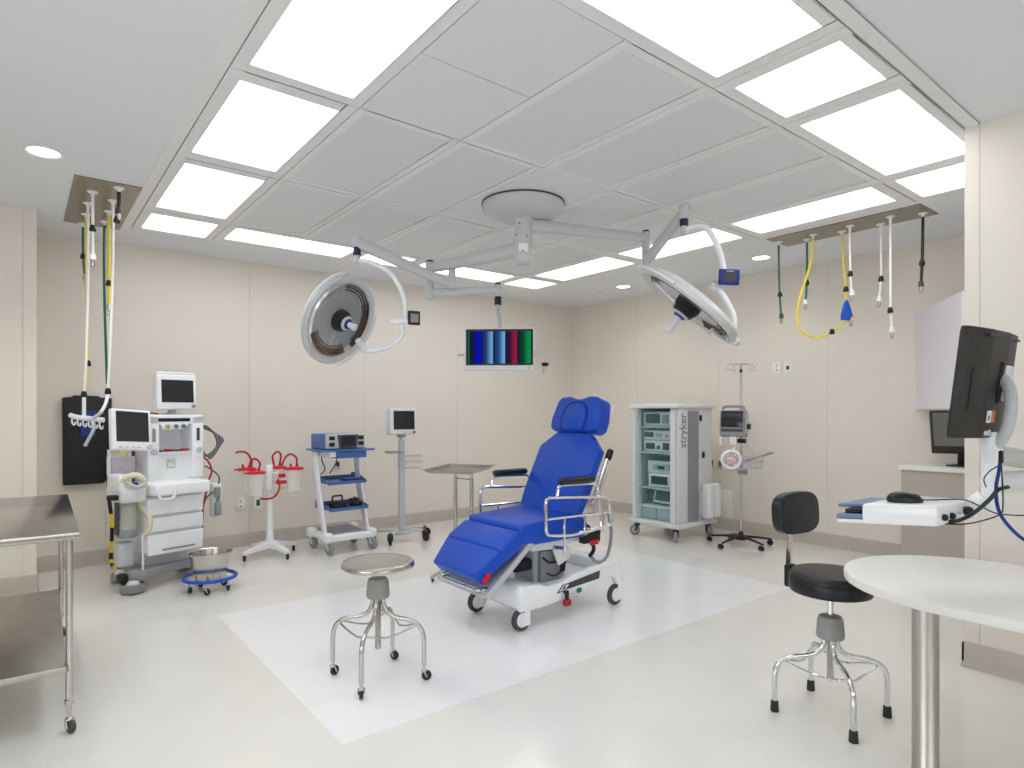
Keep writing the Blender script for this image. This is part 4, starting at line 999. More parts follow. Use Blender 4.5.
plate(XW, 4.27, .76, .085, .13, 'x', 'steel outlet plate on the right wall just behind the video cart', 'data')
plate(XW, 4.155, .755, .085, .13, 'x', 'steel outlet plate on the right wall nearer the infusion basket', 'data')
plate(XW, 4.10, .30, .19, .33, 'x', 'large white access plate low on the right wall behind the document bin', 'grille')
plate(2.98, YW, .33, .12, .14, 'y', 'low wide white plate behind the blue cart', 'grille')
# ------------------------------------------------------------ surgical light boom under the ceiling
Z3 = Vector((0, 0, 1))
HUB = Vector((2.893, 3.511, 0))
boom = thing('ceiling_boom', 'pale grey ceiling boom with round cover, short column and three jointed arms', 'ceiling boom', (HUB.x, HUB.y, 2.895))
def rel(p): return Vector(p)-Vector((HUB.x, HUB.y, 2.895))
m = MB('boom_grey'); m.lathe([(.275, .0), (.30, -.012), (.30, -.03), (.29, -.05), (.25, -.085), (.18, -.105), (.075, -.112), (1e-4, -.112)], 56); m.build('ceiling_cover', boom)
MB('dark_grey').lathe([(.270, .0), (.304, -.002), (.304, -.010), (.270, -.010)], 56).build('shadow_gap', boom)
m = MB('boom_grey')
m.lathe([(.07, -.10), (.07, -.125), (.062, -.13), (.062, -.215), (.066, -.218), (.066, -.30), (.062, -.303), (.062, -.37), (.066, -.373), (.066, -.43), (.05, -.445), (1e-4, -.445)], 32)
col = m.build('column', boom)
MB('white').frame((0, 0, -.335), (1, 0, 0), (0, 0, 1)).prism([(-.067*math.cos(a), -.067*math.sin(a)) for a in [x*.1+.35 for x in range(12)]]+[(-.064*math.cos(a), -.064*math.sin(a)) for a in [x*.1+.35 for x in range(12)][::-1]], -.03, .03).build('paper_label', col)
for (z, a) in ((-.16, 3.6), (-.25, 4.4), (-.36, 4.0), (-.24, 3.2)):
    MB('dark_grey').ball((.066*math.cos(a), .066*math.sin(a), z), .006, 8).build('bolt', col)
def beam(name, parent, p0, p1, w0, h0, w1, h1, mm='boom_grey', off=None, n=14):
    """tapered rounded beam between two points"""
    p0 = Vector(p0); p1 = Vector(p1); d = (p1-p0).normalized(); s_ = d.cross(Z3).normalized(); u = s_.cross(d)
    vs = []; k = n; prof = []
    st = [0, .03, .12, .5, .88, .97, 1]; sc = [.7, .95, 1, 1, 1, .95, .7]
    for t_, q in zip(st, sc):
        p = p0+(p1-p0)*t_; w = w0+(w1-w0)*t_; h = h0+(h1-h0)*t_
        for j in range(k):
            a = 2*PI*j/k; c, s2 = math.cos(a), math.sin(a); e = .55
            vs.append(p+s_*(w*q*abs(c)**e*(1 if c > 0 else -1))+u*(h*q*abs(s2)**e*(1 if s2 > 0 else -1)))
    fs = []
    for i in range(len(st)-1):
        for j in range(k): fs.append((i*k+j, i*k+(j+1) % k, (i+1)*k+(j+1) % k, (i+1)*k+j))
    fs += [list(range(k))[::-1], list(range((len(st)-1)*k, len(st)*k))]
    m = MB(mm); m._add(vs, fs); return m.build(name, parent)
ER = at(646, 238, 4.93); ER2 = at(646, 262, 4.93); SR = at(684, 212, 4.24)     # right elbow and far end of the spring arm
EL = at(430, 268, 5.1); EL2 = at(430, 293, 5.1)
c1 = Vector((HUB.x, HUB.y, at(522, 224, 4.54).z)); c2 = Vector((HUB.x, HUB.y, at(522, 249, 4.54).z))
beam('upper_arm', boom, rel(c1), rel(ER), .04, .045, .026, .032)
beam('upper_arm', boom, rel(c2), rel(EL), .055, .055, .032, .040)
def post(p0, p1, r, cap=True):
    m = MB('boom_grey'); p0 = rel(p0); p1 = rel(p1)
    m.lathe([(1e-4, p1.z-p0.z), (r, p1.z-p0.z), (r, 0), (1e-4, 0)], 20, c=p0); o = m.build('elbow', boom)
    if cap: MB('black').lathe([(1e-4, .018), (r*.7, .016), (r*.95, 0), (1e-4, 0)], 18, c=p0).build('cap', o)
    return o
post(ER+Z3*.045, ER2-Z3*.02, .033); post(EL+Z3*.045, EL2-Z3*.05, .038)
KL = at(452, 285, 5.0)                                                          # left spring arm root, hanging beside the elbow
post(at(452, 262, 5.0), at(452, 289, 5.0), .030, False)
SL = at(357, 243, 4.78)
beam('spring_arm', boom, rel(ER2), rel(SR), .036, .036, .030, .030)
beam('spring_arm', boom, rel(KL), rel(SL), .030, .034, .036, .044)
MR = at(498, 290, 5.0)
beam('lower_arm', boom, rel(EL2), rel(MR), .032, .034, .028, .026)
post(MR+Z3*.04, MR-Z3*.05, .028, True)
post(SR+Z3*.05, SR-Z3*.05, .034, False); post(SL+Z3*.035, SL-Z3*.03, .032, False)

def lamp_axis(P, cosv, px, py):
    """facing of a lamp head from how far it is turned away and which way in the view"""
    v = (Vector(P)-Vector((0, 0, EYE))).normalized(); e = (RT*px+Z3*py); e = (e-v*e.dot(v)).normalized()
    return (-v*cosv+e*math.sqrt(1-cosv*cosv)).normalized()
def lamp(label, P, nrm, up, R_, handle_dir, hx=0):
    """lamp head: z' is the way it shines"""
    t = thing('surgical_light', label, 'surgical light', P, 0, 'ceiling-mounted surgical lights')
    def F_(m): m.frame((0, 0, 0), up, nrm); return m
    k = R_/.37
    F_(m := MB('boom_grey')).lathe([(1e-4, -.045), (.16*k, -.043), (.29*k, -.034), (.345*k, -.018), (.368*k, .004), (.37*k, .032), (.355*k, .045), (.345*k, .045), (.312*k, .030), (.308*k, .018)], 64); hd = m.build('housing', t)
    F_(m := MB('lens_glass')); pr = []
    for j in range(13):
        r0 = (.306-.0180*j)*k; pr += [(r0, .018-.0045*j), (r0-.010, .027-.0045*j)]
    pr += [(.055*k, -.03), (1e-4, -.03)]
    m.lathe(pr, 64); rf = m.build('reflector', hd)
    # warm and dark sectors of the reflector
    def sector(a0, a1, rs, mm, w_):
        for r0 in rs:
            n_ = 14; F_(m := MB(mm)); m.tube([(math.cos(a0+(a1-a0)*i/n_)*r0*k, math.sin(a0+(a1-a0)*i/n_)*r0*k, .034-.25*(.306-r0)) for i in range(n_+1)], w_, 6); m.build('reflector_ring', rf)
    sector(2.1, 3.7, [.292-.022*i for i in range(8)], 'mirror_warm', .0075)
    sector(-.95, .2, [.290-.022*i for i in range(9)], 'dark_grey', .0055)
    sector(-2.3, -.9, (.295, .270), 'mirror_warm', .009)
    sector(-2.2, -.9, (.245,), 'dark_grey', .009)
    F_(m := MB('black')).lathe([(1e-4, .095), (.064*k, .095), (.068*k, .090), (.068*k, .082), (.075*k, .078), (.075*k, .066), (.081*k, .062), (.081*k, .048), (.088*k, .044), (.09*k, -.03), (1e-4, -.03)], 28); hb = m.build('hub', hd)
    F_(m := MB('boom_grey')).lathe([(1e-4, .108), (.052, .108), (.058, .095), (1e-4, .095)], 24); m.build('hub_ring', hb)
    F_(m := MB('deep_blue')).lathe([(1e-4, .120), (.036, .120), (.040, .108), (1e-4, .108)], 20); m.build('hub_centre', hb)
    F_(m := MB('lilac')).lathe([(1e-4, .185+hx), (.022, .185+hx), (.028, .175+hx), (.022, .15), (.022, .120), (1e-4, .120)], 20); m.build('handle', hb)
    # rail around the rim
    for a0 in (handle_dir-1.25, handle_dir+1.9):
        F_(m := MB('offwhite')); q = [(math.cos(a0)*R_*1.0, math.sin(a0)*R_*1.0, .02)]
        n_ = 16
        for i in range(n_+1): a = a0+1.5*i/n_; q.append((math.cos(a)*R_*1.07, math.sin(a)*R_*1.07, .03))
        a = a0+1.5; q.append((math.cos(a)*R_*1.0, math.sin(a)*R_*1.0, .02)); m.tube(q, .0085, 8); m.build('rim_rail', hd)
    return t, hd
PL = at(338, 319, 4.7); NL = lamp_axis(PL, .66, .83, -.42)
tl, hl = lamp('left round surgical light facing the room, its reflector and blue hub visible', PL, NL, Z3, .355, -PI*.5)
PR_ = at(691, 302, 3.9); NR = lamp_axis(PR_, .15, -.64, -.77)
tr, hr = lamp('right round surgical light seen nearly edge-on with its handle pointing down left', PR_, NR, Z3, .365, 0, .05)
# gooseneck suspension of each lamp (child parts of the lamp, in lamp coordinates)
def neck(t, P, S, pts, rimpt, rtube=.019, box=None):
    L = lambda q: Vector(q)-Vector(P)
    m = MB('boom_grey'); s0 = L(S); m.lathe([(1e-4, -.03), (.026, -.03), (.026, -.155), (1e-4, -.155)], 20, c=s0); o = m.build('swivel', t)
    MB('navy').lathe([(.027, -.035), (.029, -.04), (.029, -.095), (.027, -.10)], 20, c=s0).build('blue_collar', o)
    m = MB('white'); m.tube([L(p) for p in pts[0]], rtube, 10, sm=6); m.build('curved_arm', t)
    m = MB('white'); m.tube([L(p) for p in pts[1]], rtube*.95, 10, sm=6); m.build('curved_arm', t)
    a, b_ = L(pts[1][-1]), L(rimpt); m = MB('offwhite'); m.tube([a+(a-b_)*.1, b_], rtube*1.3, 12); m.build('rim_joint', t)
    return L
L = neck(tl, PL, SL, ([SL-Z3*.135, at(372, 263, 4.75), at(392, 275, 4.7), at(404, 298, 4.66), at(406, 321, 4.65)], [at(401, 322, 4.66), at(402, 335, 4.68), at(390, 346, 4.7), at(372, 351, 4.7), at(365, 350, 4.69)]), at(358, 340, 4.62))
m = MB('white'); m.tube([L(at(391, 322, 4.65)), L(at(412, 321, 4.65))], .021, 12); yk = m.build('yoke_joint', tl)
m = MB('black'); m.frame(L(at(414, 318, 4.63)), RT*.85-FW*.2, (RT*.75-FW*.66)); m.rbox(-.01, .01, -.045, .045, -.005, .012, .004); 
m = MB('black'); q = L(at(414, 318, 4.62)); ax = (RT*.45-FW*.9).normalized(); m.frame(q, Z3, ax); m.rbox(-.052, .052, -.045, .045, -.012, .012, .006); cp = m.build('control_panel', tl)
m = MB('grey'); m.frame(q, Z3, ax); m.box(-.034, .030, -.03, .03, .012, .014); m.build('screen', cp)
SRb = SR
L = neck(tr, PR_, SR, ([SR-Z3*.13, at(694, 227, 4.2), at(706, 228, 4.15), at(717, 245, 4.08), at(723, 266, 4.02), at(724, 285, 4.0)], [at(718, 288, 3.98), at(727, 302, 3.95), at(734, 318, 3.92), at(732, 333, 3.9), at(722, 341, 3.88)]), at(710, 331, 3.86))
m = MB('offwhite'); m.tube([L(at(722, 290, 3.99)), L(at(710, 286, 3.97))], .024, 12); yk = m.build('yoke_joint', tr)
q = L(at(729, 277.5, 3.93)); ax = (-FW*.97+RT*.15-Z3*.1).normalized(); m = MB('navy' if 0 else 'deep_blue'); m.frame(q, Z3, ax); m.rbox(-.048, .052, -.068, .068, -.015, .015, .010); cp = m.build('control_panel', tr)
m = MB('dark_grey'); m.frame(q, Z3, ax); m.box(-.03, .03, -.042, .042, .015, .017)
m.use('light_grey'); m.box(.036, .041, -.024, .024, .015, .0165); m.build('screen', cp)

# hanging colour display
DP = at(499.5, 349, 5.1)
DR = TH-PI/2+math.radians(-4)
t = thing('hanging_display', 'flat display with vertical colour bars hanging from the boom in the room centre', 'display', DP, DR)
m = MB('offwhite'); m.rbox(-.29, .29, -.02, .025, -.178, .172, .008); o = m.build('housing', t)
MB('black').box(-.275, .277, -.024, -.018, -.135, .160).build('bezel', o)
def bars_mat():
    m = bpy.data.materials.new('colour_bars'); m.use_nodes = True; M['colour_bars'] = m; nt = m.node_tree
    nt.nodes.remove(nt.nodes['Principled BSDF']); e = nt.nodes.new('ShaderNodeEmission'); e.inputs[1].default_value = .72
    nt.links.new(e.outputs[0], nt.nodes['Material Output'].inputs[0])
    tc = nt.nodes.new('ShaderNodeTexCoord'); sp = nt.nodes.new('ShaderNodeSeparateXYZ'); nt.links.new(tc.outputs['Object'], sp.inputs[0])
    mr = nt.nodes.new('ShaderNodeMapRange'); mr.inputs[1].default_value = -.262; mr.inputs[2].default_value = .262; nt.links.new(sp.outputs[0], mr.inputs[0])
    rp = nt.nodes.new('ShaderNodeValToRGB'); nt.links.new(mr.outputs[0], rp.inputs[0]); nt.links.new(rp.outputs[0], e.inputs[0])
    cs = [(0, (10, 60, 45)), (.03, (40, 110, 80)), (.035, (22, 26, 60)), (.12, (24, 24, 90)), (.17, (10, 20, 190)), (.215, (10, 20, 205)), (.225, (26, 30, 60)), (.30, (40, 70, 130)), (.395, (120, 180, 225)), (.405, (24, 32, 66)),
          (.50, (40, 80, 140)), (.585, (120, 185, 235)), (.595, (24, 26, 52)), (.68, (60, 26, 60)), (.72, (140, 28, 62)), (.775, (160, 30, 66)), (.785, (16, 30, 44)), (.88, (10, 70, 50)), (.93, (14, 130, 66)), (.985, (20, 150, 80)), (1, (8, 20, 20))]
    el = rp.color_ramp.elements
    el[0].position = 0; el[0].color = srgb(*cs[0][1]); el[1].position = 1; el[1].color = srgb(*cs[-1][1])
    for p, c in cs[1:-1]: x = el.new(p); x.color = srgb(*c)
bars_mat()
MB('colour_bars').box(-.262, .262, -.026, -.0235, -.122, .142).build('screen', o)
m = MB('light_grey'); m.lathe([(.016, -.024), (.016, -.03), (1e-4, -.03)], 14); 
m = MB('light_grey'); m.at((.245, -.02, -.157), (PI/2, 0, 0)).lathe([(.013, 0), (.013, .004), (1e-4, .004)], 16); m.build('round_badge', o)
top = Vector(MR)-DP; import mathutils
top.rotate(mathutils.Euler((0, 0, -DR)))
m = MB('light_grey'); m.tube([top-Z3*.05, top-Z3*.16, Vector((top.x*.6, .02, .24)), Vector((.0, .045, .16)), Vector((0, .05, .05))], .016, 10, sm=6); m.build('suspension_tube', t)
MB('black').lathe([(.026, 0), (.029, -.005), (.029, -.06), (.02, -.07)], 18, c=top-Z3*.055).build('collar', t)
MB('light_grey').rbox(-.08, .08, .025, .06, -.08, .08, .01).build('mount_plate', t)
m = MB('light_grey'); m.tube([(-.288, .0, -.045), (-.325, .0, -.045)], .013, 10); m.tube([(-.325, .0, -.045), (-.345, .0, -.05)], .009, 8); m.build('side_handle', t)
m = MB('light_grey'); m.rbox(.288, .305, -.02, .02, -.055, -.005, .004); m.rbox(.305, .35, -.012, .012, -.04, -.015, .004); sh = m.build('camera_bracket', t)
MB('light_grey').tube([(.345, .0, -.04), (.365, .0, -.07), (.375, .0, -.125)], .005, 6, sm=4).build('thin_arm', sh)
MB('black').lathe([(.028, .0), (.032, -.008), (.02, -.03), (1e-4, -.03)], 16, c=(.375, 0, -.115)).build('cone', sh)
MB('light_grey').cyl((.374, 0, -.14), (.37, 0, -.20), .014, n=12).build('grip', sh)

# ------------------------------------------------------------ ceiling hose plates and hoses
m = MB('plate_steel'); m.box(.275, .655, 4.88, 6.12, 2.893, 2.8995); tag(m.build('ceiling_plate', bevel=.001), 'square-looking stainless plate in the ceiling above the left wall, hoses hanging from it', 'ceiling plate')
m = MB('plate_steel'); m.box(5.18, 5.55, 1.70, 2.30, 2.893, 2.8995); m.box(5.18, 5.55, 2.303, 2.90, 2.893, 2.8995); tag(m.build('ceiling_plate', bevel=.001), 'long stainless plate in the ceiling at the right with hoses hanging in a row', 'ceiling plate')
def hose(label, x, y, mname, pts, r=.011, bead=None, end='white', tip=None, group=None, cat='hose'):
    t = thing('hanging_hose', label, cat, (x, y, 2.892), 0, group)
    P0 = Vector((x, y, 2.892)); q = [Vector(p)-P0 for p in pts]
    MB('white').lathe([(1e-4, 0), (.033, 0), (.031, -.007), (.012, -.010), (.012, -.03), (1e-4, -.03)], 20).build('flange', t)
    MB(mname).tube([Vector((0, 0, -.02))]+q, r, 8, sm=5).build('hose', t)
    if bead is not None:
        b_ = Vector(bead)-P0; MB('black').lathe([(1e-4, .022), (.014, .020), (.022, -.012), (.018, -.024), (1e-4, -.024)], 14, c=b_).build('bead', t)
    e = q[-1]
    if end: 
        m = MB(end); m.lathe([(1e-4, .03), (.016, .028), (.02, 0), (.02, -.012), (1e-4, -.012)], 14, c=e); o = m.build('coupling', t)
        MB('steel' if tip is None else tip).lathe([(.013, -.01), (.013, -.05), (.009, -.06), (1e-4, -.06)], 12, c=e).build('tip', o)
    return t
def drop(px, py, x, y):
    """point on the vertical through (x, y) seen at height py in the photograph, nudged sideways to px"""
    d = x*FW.x+y*FW.y; return at(px, py, d)
GR = 'hoses hanging from the right plate'
RH = [('green_hose', 5.328, 2.867, 778.7, 241, [(778.9, 270), (780, 300), (781.3, 317)], (780, 294), 'dark_grey', 'long green hose at the far left end of the right hose plate'),
      ('green_hose', 5.441, 2.667, 807, 238, [(807, 265), (806.5, 290), (805.3, 303)], (806.8, 282.5), 'white', 'second green hose from the left, behind the yellow loop'),
      ('white_hose', 5.323, 2.255, 850, 225, [(850, 250), (850.5, 275), (852, 294)], (850.2, 273.5), 'white', 'shortest white hose, nearest to the yellow hose with the blue grip'),
      ('white_hose', 5.464, 2.078, 880.7, 223, [(881, 255), (881, 280), (879, 300)], (881, 278.5), 'white', 'white hose in the middle of the three white ones on the right plate'),
      ('white_hose', 5.312, 1.95, 890.4, 215, [(890.5, 260), (890.6, 310), (892, 331)], (890.3, 310), 'white', 'longest white hose on the right plate, next to the black one'),
      ('black', 5.42, 1.763, 923, 212, [(922.6, 245), (922, 265), (921, 285)], (922, 262.5), 'dark_grey', 'black hose at the near right end of the right hose plate')]
for (mm, x, y, px, py, pts, bead, endm, lb) in RH:
    hose(lb, x, y, mm, [drop(a, b_, x, y) for a, b_ in pts], .009 if mm != 'black' else .011, drop(bead[0], bead[1], x, y), endm, group=GR)
x, y = 5.338, 2.564
hose('yellow hose swinging down in a wide loop below the right hose plate', x, y, 'yellow', [drop(a, b_, x, y-dd) for a, b_, dd in ((811, 262, 0), (800, 298, .02), (797, 318, .04), (802, 332, .08), (815, 337.5, .12), (828, 334.5, .16), (839, 327, .2), (851, 319, .24))], .0095, drop(832, 331.5, x, y-.18), 'yellow', group=GR)
x, y = 5.435, 2.367
hose('yellow hose with a blue plastic grip at its lower end', x, y, 'yellow', [drop(a, b_, x, y) for a, b_ in ((843.5, 262), (845.5, 290), (845.5, 305), (845.5, 312))], .0095, drop(845.8, 289, x, y), 'yellow', group=GR)
g = thing('blue_hose_grip', 'blue triangular plastic grip clipped on the short yellow hose', 'grip', drop(846.5, 310, 5.36, 2.30))
q = [(-.045, -.085), (.045, -.085), (.05, -.05), (.012, .075), (-.005, .085), (-.02, .06), (-.045, -.04)]
m = MB('ring_blue'); m.at((0, 0, 0), (0, 0, TH-PI/2)); m.prism(q, -.012, .012, 'y', r=.005); m.build('body', g)
GL = 'hoses hanging from the left plate'
LH = [('black', .528, 4.961, [(119, 200), (118.6, 212)], (117, 219.5), 'dark_grey', 'short black hose at the near corner of the left hose plate', .016),
      ('white_hose', .395, 5.161, [(92.8, 215), (92.7, 240), (93, 258)], (92.6, 228), 'white', 'white hose on the left plate ending high above the machine', .012),
      ('green_hose', .531, 5.917, [(104.0, 250), (104.5, 300), (106, 350), (107, 384)], None, None, 'long green hose from the left plate down to the white hook rail', .012),
      ('white_hose', .526, 5.29, [(113, 240), (112.2, 290), (110, 350), (108, 388)], (108, 391), None, 'long white hose from the left plate, ending beside the green one', .012),
      ('white_hose', .39, 5.466, [(88, 250), (87.7, 300), (86, 360), (84.5, 392)], (84, 394), None, 'long white hose at the left side of the left plate reaching the hook rail', .012),
      ('yellow', .529, 5.593, [(108.8, 240), (109, 280), (109, 308)], (109, 283), 'steel', 'yellow hose in the right column of the left plate, ending halfway down', .0135),
      ('yellow', .398, 5.78, [(86.5, 240), (87, 300), (87.5, 350), (86, 388)], (88, 363), None, 'long yellow hose of the left plate running beside the white one', .0135),
      ('green_hose', .40, 6.084, [(83, 240), (83.5, 262), (85.5, 278)], (83.2, 256), 'steel', 'short green hose at the far corner of the left hose plate', .012)]
for (mm, x, y, pts, bead, endm, lb, r) in LH:
    hose(lb, x, y, mm, [drop(a, b_, x, y) for a, b_ in pts], r*.76, None if bead is None else drop(bead[0], bead[1], x, y), endm, group=GL)
# hook rail hanging under the white hose
g0 = at(87, 420, 4.75)
g = thing('hook_rail', 'white rail with a row of small hooks hanging in front of the black apron', 'hook rail', g0)
rr = RT
m = MB('white'); m.tube([Vector((0, 0, 0))+rr*(-.125)+Z3*.035, rr*(-.06)+Z3*.02-FW*.02, rr*.02+Z3*.012-FW*.02, rr*.13-Z3*.002], .020, 10, sm=5); m.build('rail', g)
for k in range(6):
    o = rr*(-.10+.042*k)-FW*.02+Z3*(.018-.006*k)
    m = MB('white'); m.tube([o, o-Z3*.035, o-Z3*.055+rr*.012, o-Z3*.05+rr*.024, o-Z3*.03+rr*.022], .006, 6, sm=4); m.build('hook', g)
m = MB('white'); m.cyl(at(84, 397, 4.75)-g0, at(84, 419, 4.75)-g0, .013); m.build('stem', g)
cable('white_tube', [at(108, 394, 4.78), at(105, 405, 4.72), at(100, 413, 4.66), at(93, 419, 4.62)], .012, 'white', 'white tube dropping from the bead to the right end of the hook rail', 'tube')
cable('white_tube', [at(102, 412, 4.62), at(92, 420, 4.6), at(94, 428, 4.58), at(85, 446, 4.58)], .012, 'light_grey', 'pale tube slanting down across the black apron below the hooks', 'tube')
# yellow and black striped supply hose beside the machine
def striped():
    m = MB('yellow', 'black'); P = spline([at(110, 452, 5.45), at(108.5, 490, 5.5), at(112, 525, 5.5), at(111, 555, 5.45), at(113, 566, 5.35), at(124, 567, 5.2)], 12)
    n = 8
    for i in range(len(P)-1):
        m.cur = (i//5) % 2; m.tube([P[i], P[i+1]], .016, n)
    return m.build('supply_hose')
tag(striped(), 'yellow and black striped supply hose running down left of the anaesthesia machine', 'hose')
cable('supply_hose', [at(118, 452, 5.3), at(122, 446, 5.28), at(127, 449, 5.26), at(126, 458, 5.25)], .014, 'yellow', 'short yellow hose bend below the left machine display', 'hose')
# ------------------------------------------------------------ counter and cabinet in the far right alcove
t = thing('counter_unit', 'taupe base cabinet with white worktop in the alcove behind the right wall block', 'counter', (6.41, 1.60, 0))
MB('cabinet').box(-.46, -.005, -.495, .50, .001, .872).build('cabinet', t, bevel=.002)
MB('counter').box(-.48, -.003, -.495, .52, .873, .912).build('worktop', t, bevel=.003)
m = MB('wall_seam'); m.box(-.4615, -.46, .0, .004, .10, .87); m.box(-.4615, -.46, -.49, .49, .10, .104); m.build('door_joint', t)
# corner wall cabinet with an angled front
t = thing('wall_cabinet', 'pale lilac-white wall cabinet with angled front above the alcove counter', 'wall cabinet', (6.41, 2.13, 1.39))
P = [(-.003, -.0), (-.93, -.62), (-.93, -1.02), (-.003, -1.02)]
m = MB('lilac'); m.prism([(x, y) for x, y in P][::-1], .012, .872, 'z', r=.003); m.build('body', t)
d = Vector((-.93, -.62, 0)).normalized(); n = Vector((d.y, -d.x, 0)); n = n if n.y > 0 else -n
m = MB('white'); a = Vector((-.003, 0, 0)); c_ = Vector((-.93, -.62, 0))
def slab(m, a, c_, n, th, z0, z1):
    vs = []
    for z in (z0, z1):
        for p in (a, c_, c_+n*th, a+n*th): vs.append((p.x, p.y, z))
    m._add(vs, [(0, 1, 2, 3), (4, 5, 6, 7), (0, 1, 5, 4), (1, 2, 6, 5), (2, 3, 7, 6), (3, 0, 4, 7)])
slab(m, a+d*.03, c_, n, .018, .0, .875); 
m.mats = ['lilac']; m.build('door', t, bevel=.002)
# small monitor on the counter
t = thing('counter_monitor', 'small dark-framed monitor standing on the white alcove counter', 'monitor', (6.16, 1.72, .913), math.radians(-62))
MB('black').lathe([(1e-4, 0), (.11, 0), (.11, .010), (.03, .018), (1e-4, .02)], 28, sy=.75).build('foot', t)
MB('black').rbox(-.025, .025, .0, .03, .01, .20, .006).build('neck', t)
X = XF((0, .0, .285), (math.radians(-17), 0, 0))
o = display(t, 'housing', .44, .37, .035, X, 'monitor_black', 'scr_reflect', mg=(.018, .018, .018, .06))

# ------------------------------------------------------------ wall-mounted workstation, right foreground
WS = Vector((2.62, .70, 0))
t = thing('workstation_arm', 'white jointed wall arm carrying a keyboard tray and a monitor, right foreground', 'workstation arm', (3.98, .55, 1.2))
O = Vector((3.98, .55, 1.2)); WSA = t
def rl(p): return Vector(p)-O
MB('white').rbox(-.05, -.001, -.08, .08, -.25, .30, .012).build('wall_bracket', t)
C1 = at(992, 470, 2.12)                                                        # centre of the upright
m = MB('white'); z0 = at(992, 512, 2.12).z; z1 = at(992, 432, 2.12).z
m.lathe([(1e-4, z0), (.030, z0), (.030, z1), (1e-4, z1)], 24, c=rl((C1.x, C1.y, 0))); m.build('upright', t)
m = MB('offwhite'); a = Vector((C1.x, C1.y, at(992, 483, 2.12).z)); m.tube([rl(a), rl(Vector((3.0, .52, a.z+.0))), Vector((-.5, -.08, -.08)), Vector((-.04, 0, -.06))], .042, 14, sm=5, flat=.9); m.build('lower_arm', t)
m = MB('clear_grey'); a = Vector((C1.x, C1.y, at(992, 455, 2.12).z)); m.tube([rl(a), rl(Vector((3.0, .55, a.z-.03))), Vector((-.5, .05, .06)), Vector((-.04, 0, .1))], .034, 14, sm=5); m.build('upper_arm', t)
m = MB('light_grey'); m.tube([rl(at(992, 450, 2.12)), rl(at(1001, 440, 2.09)), rl(at(1008, 425, 2.06)), rl(at(1011, 402, 2.05)), rl(at(1008, 386, 2.07)), rl(at(1001, 378, 2.10))], .017, 12, sm=6, flat=1.15); m.build('curved_arm', t)
m = MB('white'); m.tube([rl(at(985, 498, 2.12)), rl(at(970, 508, 2.14)), rl(at(958, 514, 2.12))], .038, 12, sm=4, flat=.8); m.build('tray_arm', t)
# keyboard tray
zt = 1.075; A_, B_, C_, D_ = (2.125, .864), (2.253, .695), (2.535, .67), (2.462, .857)
t2 = thing('keyboard_tray', 'white box-shaped keyboard tray held by the wall arm above the white table', 'tray', (2.35, .77, 0))
poly = [(p[0]-2.35, p[1]-.77) for p in (A_, B_, C_, D_)]
m = MB('white_gloss'); m.prism(poly, zt-.066, zt, 'z', r=.008); m.build('box', t2)
AB = Vector((B_[0]-A_[0], B_[1]-A_[1], 0)).normalized(); AD = Vector((D_[0]-A_[0], D_[1]-A_[1], 0)).normalized()
def inplane(m, p0, L1, L2, z0, z1, dirs=(None, None), r=.003):
    u, v = dirs; P = [p0, p0+u*L1, p0+u*L1+v*L2, p0+v*L2]; m.prism([(p.x, p.y) for p in P], z0, z1, 'z', r=r)
a = Vector((A_[0]-2.35, A_[1]-.77, 0))+AD*.006+AB*.01; back = -Vector((AD.x, AD.y, 0)); out = -AB
m = MB('white'); inplane(m, a, .30, .085, zt-.064, zt-.052, (AD, out)); m.build('drawer', t2)
m = MB('slate_blue'); inplane(m, a, .28, .088, zt-.050, zt-.036, (AD, out)); m.build('drawer_mat', t2)
m = MB('black'); inplane(m, a+AD*.02, .25, .07, zt-.035, zt-.020, (AD, out)); m.build('keyboard', t2)
m = MB('slate_blue'); inplane(m, a+AD*.05, .24, .105, zt-.019, zt-.008, (AD, out)); m.build('wrist_pad', t2)
for k in (.045, .10):
    p = Vector((B_[0]-2.35, B_[1]-.77, zt-.04))+Vector((C_[0]-B_[0], C_[1]-B_[1], 0)).normalized()*k
    MB('black').ball(p+Vector((0, -.004, 0)), .011, 12).build('knob', t2)
# mouse
mo = thing('computer_mouse', 'black corded mouse on top of the white keyboard tray', 'mouse', at(905, 499.5, 2.03).xyz, TH-PI/2)
mo.location.z = zt+.001
def mouse_mesh():
    m = MB('black'); n = 20; vs = []; prof = [(1.0, 0), (1.04, .25), (1.0, .5), (.82, .8), (.5, .97), (0.001, 1.0)]
    for (r, h) in prof:
        for k in range(n):
            a = 2*PI*k/n; x = math.cos(a)*.056*r; y = math.sin(a)*.031*r
            vs.append((x, y, h*(.032-.012*(x/.056 if x > 0 else x/.056*.3))))
    fs = [list(range(n))[::-1]]
    for i in range(len(prof)-1):
        for k in range(n): fs.append((i*n+k, i*n+(k+1) % n, (i+1)*n+(k+1) % n, (i+1)*n+k))
    fs.append(list(range((len(prof)-1)*n, len(prof)*n))); m._add(vs, fs); return m
mouse_mesh().build('body', mo)
MB('dark_grey').tube([(.02, -.012, .024), (.04, -.010, .017)], .005, 8).build('scroll_wheel', mo)
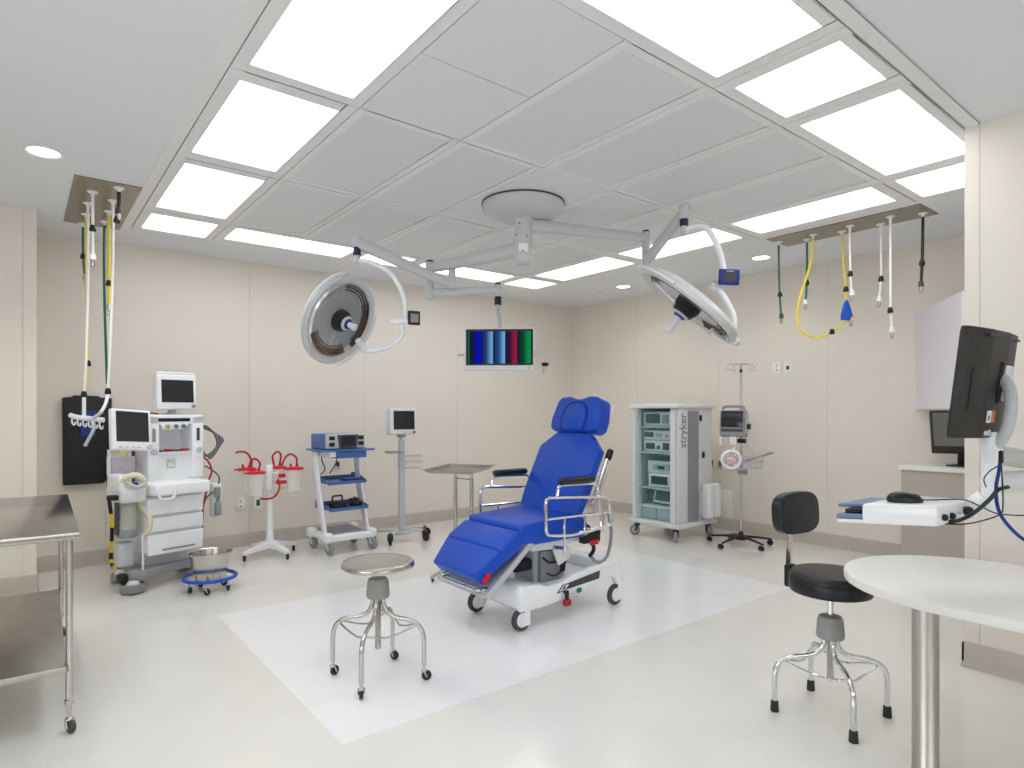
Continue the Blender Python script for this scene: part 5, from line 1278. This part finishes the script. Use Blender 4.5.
# monitor seen from behind
ZM = 1.463
mt = thing('computer_monitor', 'large black monitor seen from behind on the wall arm', 'monitor', (2.585, .655, ZM), math.radians(-1))
tilt = math.radians(6.5)
XM = Matrix.Rotation(tilt, 4, 'X')
m = MB('monitor_black'); m.X = XM; m.prism([(-.245, .0), (-.245, .018), (.235, .018), (.235, .0), (.20, -.024), (.05, -.040), (-.10, -.036), (-.235, -.012)], -.178, .182, 'z', r=.006); hs = m.build('housing', mt)
m = MB('screen_off'); m.X = XM; m.box(-.235, .225, .018, .0205, -.160, .170); m.build('screen', hs)
m = MB('black'); m.X = XM; m.box(-.15, .17, -.0385, -.030, .158, .165) ; m.build('vent_slot', hs)
m = MB('black'); m.X = XM; m.rbox(-.005, .085, -.046, -.034, -.06, .08, .004); m.build('mount_recess', hs)
m = MB('offwhite'); m.X = XM; m.rbox(.01, .07, -.056, -.044, .035, .07, .006); m.rbox(.01, .07, -.056, -.044, -.052, -.018, .006); m.rbox(.035, .065, -.062, -.044, -.03, .04, .006); m.build('mount_plate', hs)
m = MB('monitor_black'); m.X = XM @ XF((-.165, -.0275, 0), (0, 0, math.radians(-10))); m.rbox(-.04, .04, -.002, .004, -.085, .055, .002); m.build('side_cover', hs)
lb = MB('orange'); lb.X = XM @ XF((-.045, -.0385, -.105)); lb.box(-.0, .038, -.003, .0, -.02, .02); lb.use('white'); lb.box(-.036, .0, -.003, .0, -.02, .02); lb.use('dark_grey'); lb.box(-.03, -.015, -.0034, -.003, -.012, .004); lb.build('sticker', hs)
lb = MB('offwhite'); lb.X = XM @ XF((-.05, -.0385, -.160)); lb.box(-.035, -.005, -.003, .0, -.007, .007); lb.box(.005, .022, -.003, .0, -.010, .010); lb.build('small_labels', hs)
# cables
t = WSA
def part_cable(parent, name, pts, r, m, sm=8):
    mw = (Matrix.Translation(parent.location) @ parent.rotation_euler.to_matrix().to_4x4()).inverted()
    return MB(m).tube([mw @ Vector(p) for p in pts], r, 7, sm=sm).build(name, parent)
part_cable(t, 'blue_cable', [at(1001, 454, 2.06), at(999, 470, 2.04), at(996, 488, 2.02), at(998, 508, 2.0), at(1007, 524, 1.98), at(1026, 541, 1.95), at(1060, 556, 1.9), Vector((3.0, .38, .84)), Vector((3.6, .44, .86)), Vector((3.95, .52, .96))], .0055, 'deep_blue')
part_cable(t, 'cable_plug', [at(1001, 452, 2.07), at(1001, 462, 2.04)], .0075, 'black', 1)
part_cable(t, 'black_cable', [at(949, 522, 1.99), at(960, 520, 1.99), at(975, 512, 2.0), at(990, 499, 2.0), at(998, 490, 2.0), at(1008, 487, 2.03)], .0065, 'black')
part_cable(t, 'thin_cord', [at(946, 524, 1.98), at(965, 524, 1.99), at(985, 520, 1.99), at(1000, 514, 1.97), at(1003, 505, 1.98), at(1002, 475, 2.0), at(1001, 460, 2.01)], .0022, 'black')
part_cable(t, 'thin_cord', [at(1000, 465, 2.05), at(990, 471, 2.04), at(984, 479, 2.03), at(986, 487, 2.05)], .002, 'black')
part_cable(mo, 'cord', [at(921, 500.0, 2.03), at(935, 500.0, 2.02), at(962, 499.5, 2.03), at(980, 506, 2.04), at(1000, 514, 2.05), at(1040, 515, 2.05), Vector((3.2, .46, 1.0)), Vector((3.95, .54, 1.0))], .0022, 'black')
MB('black').ball(rl(at(968, 511, 2.05)), .016, 14).build('clamp_knob', t)
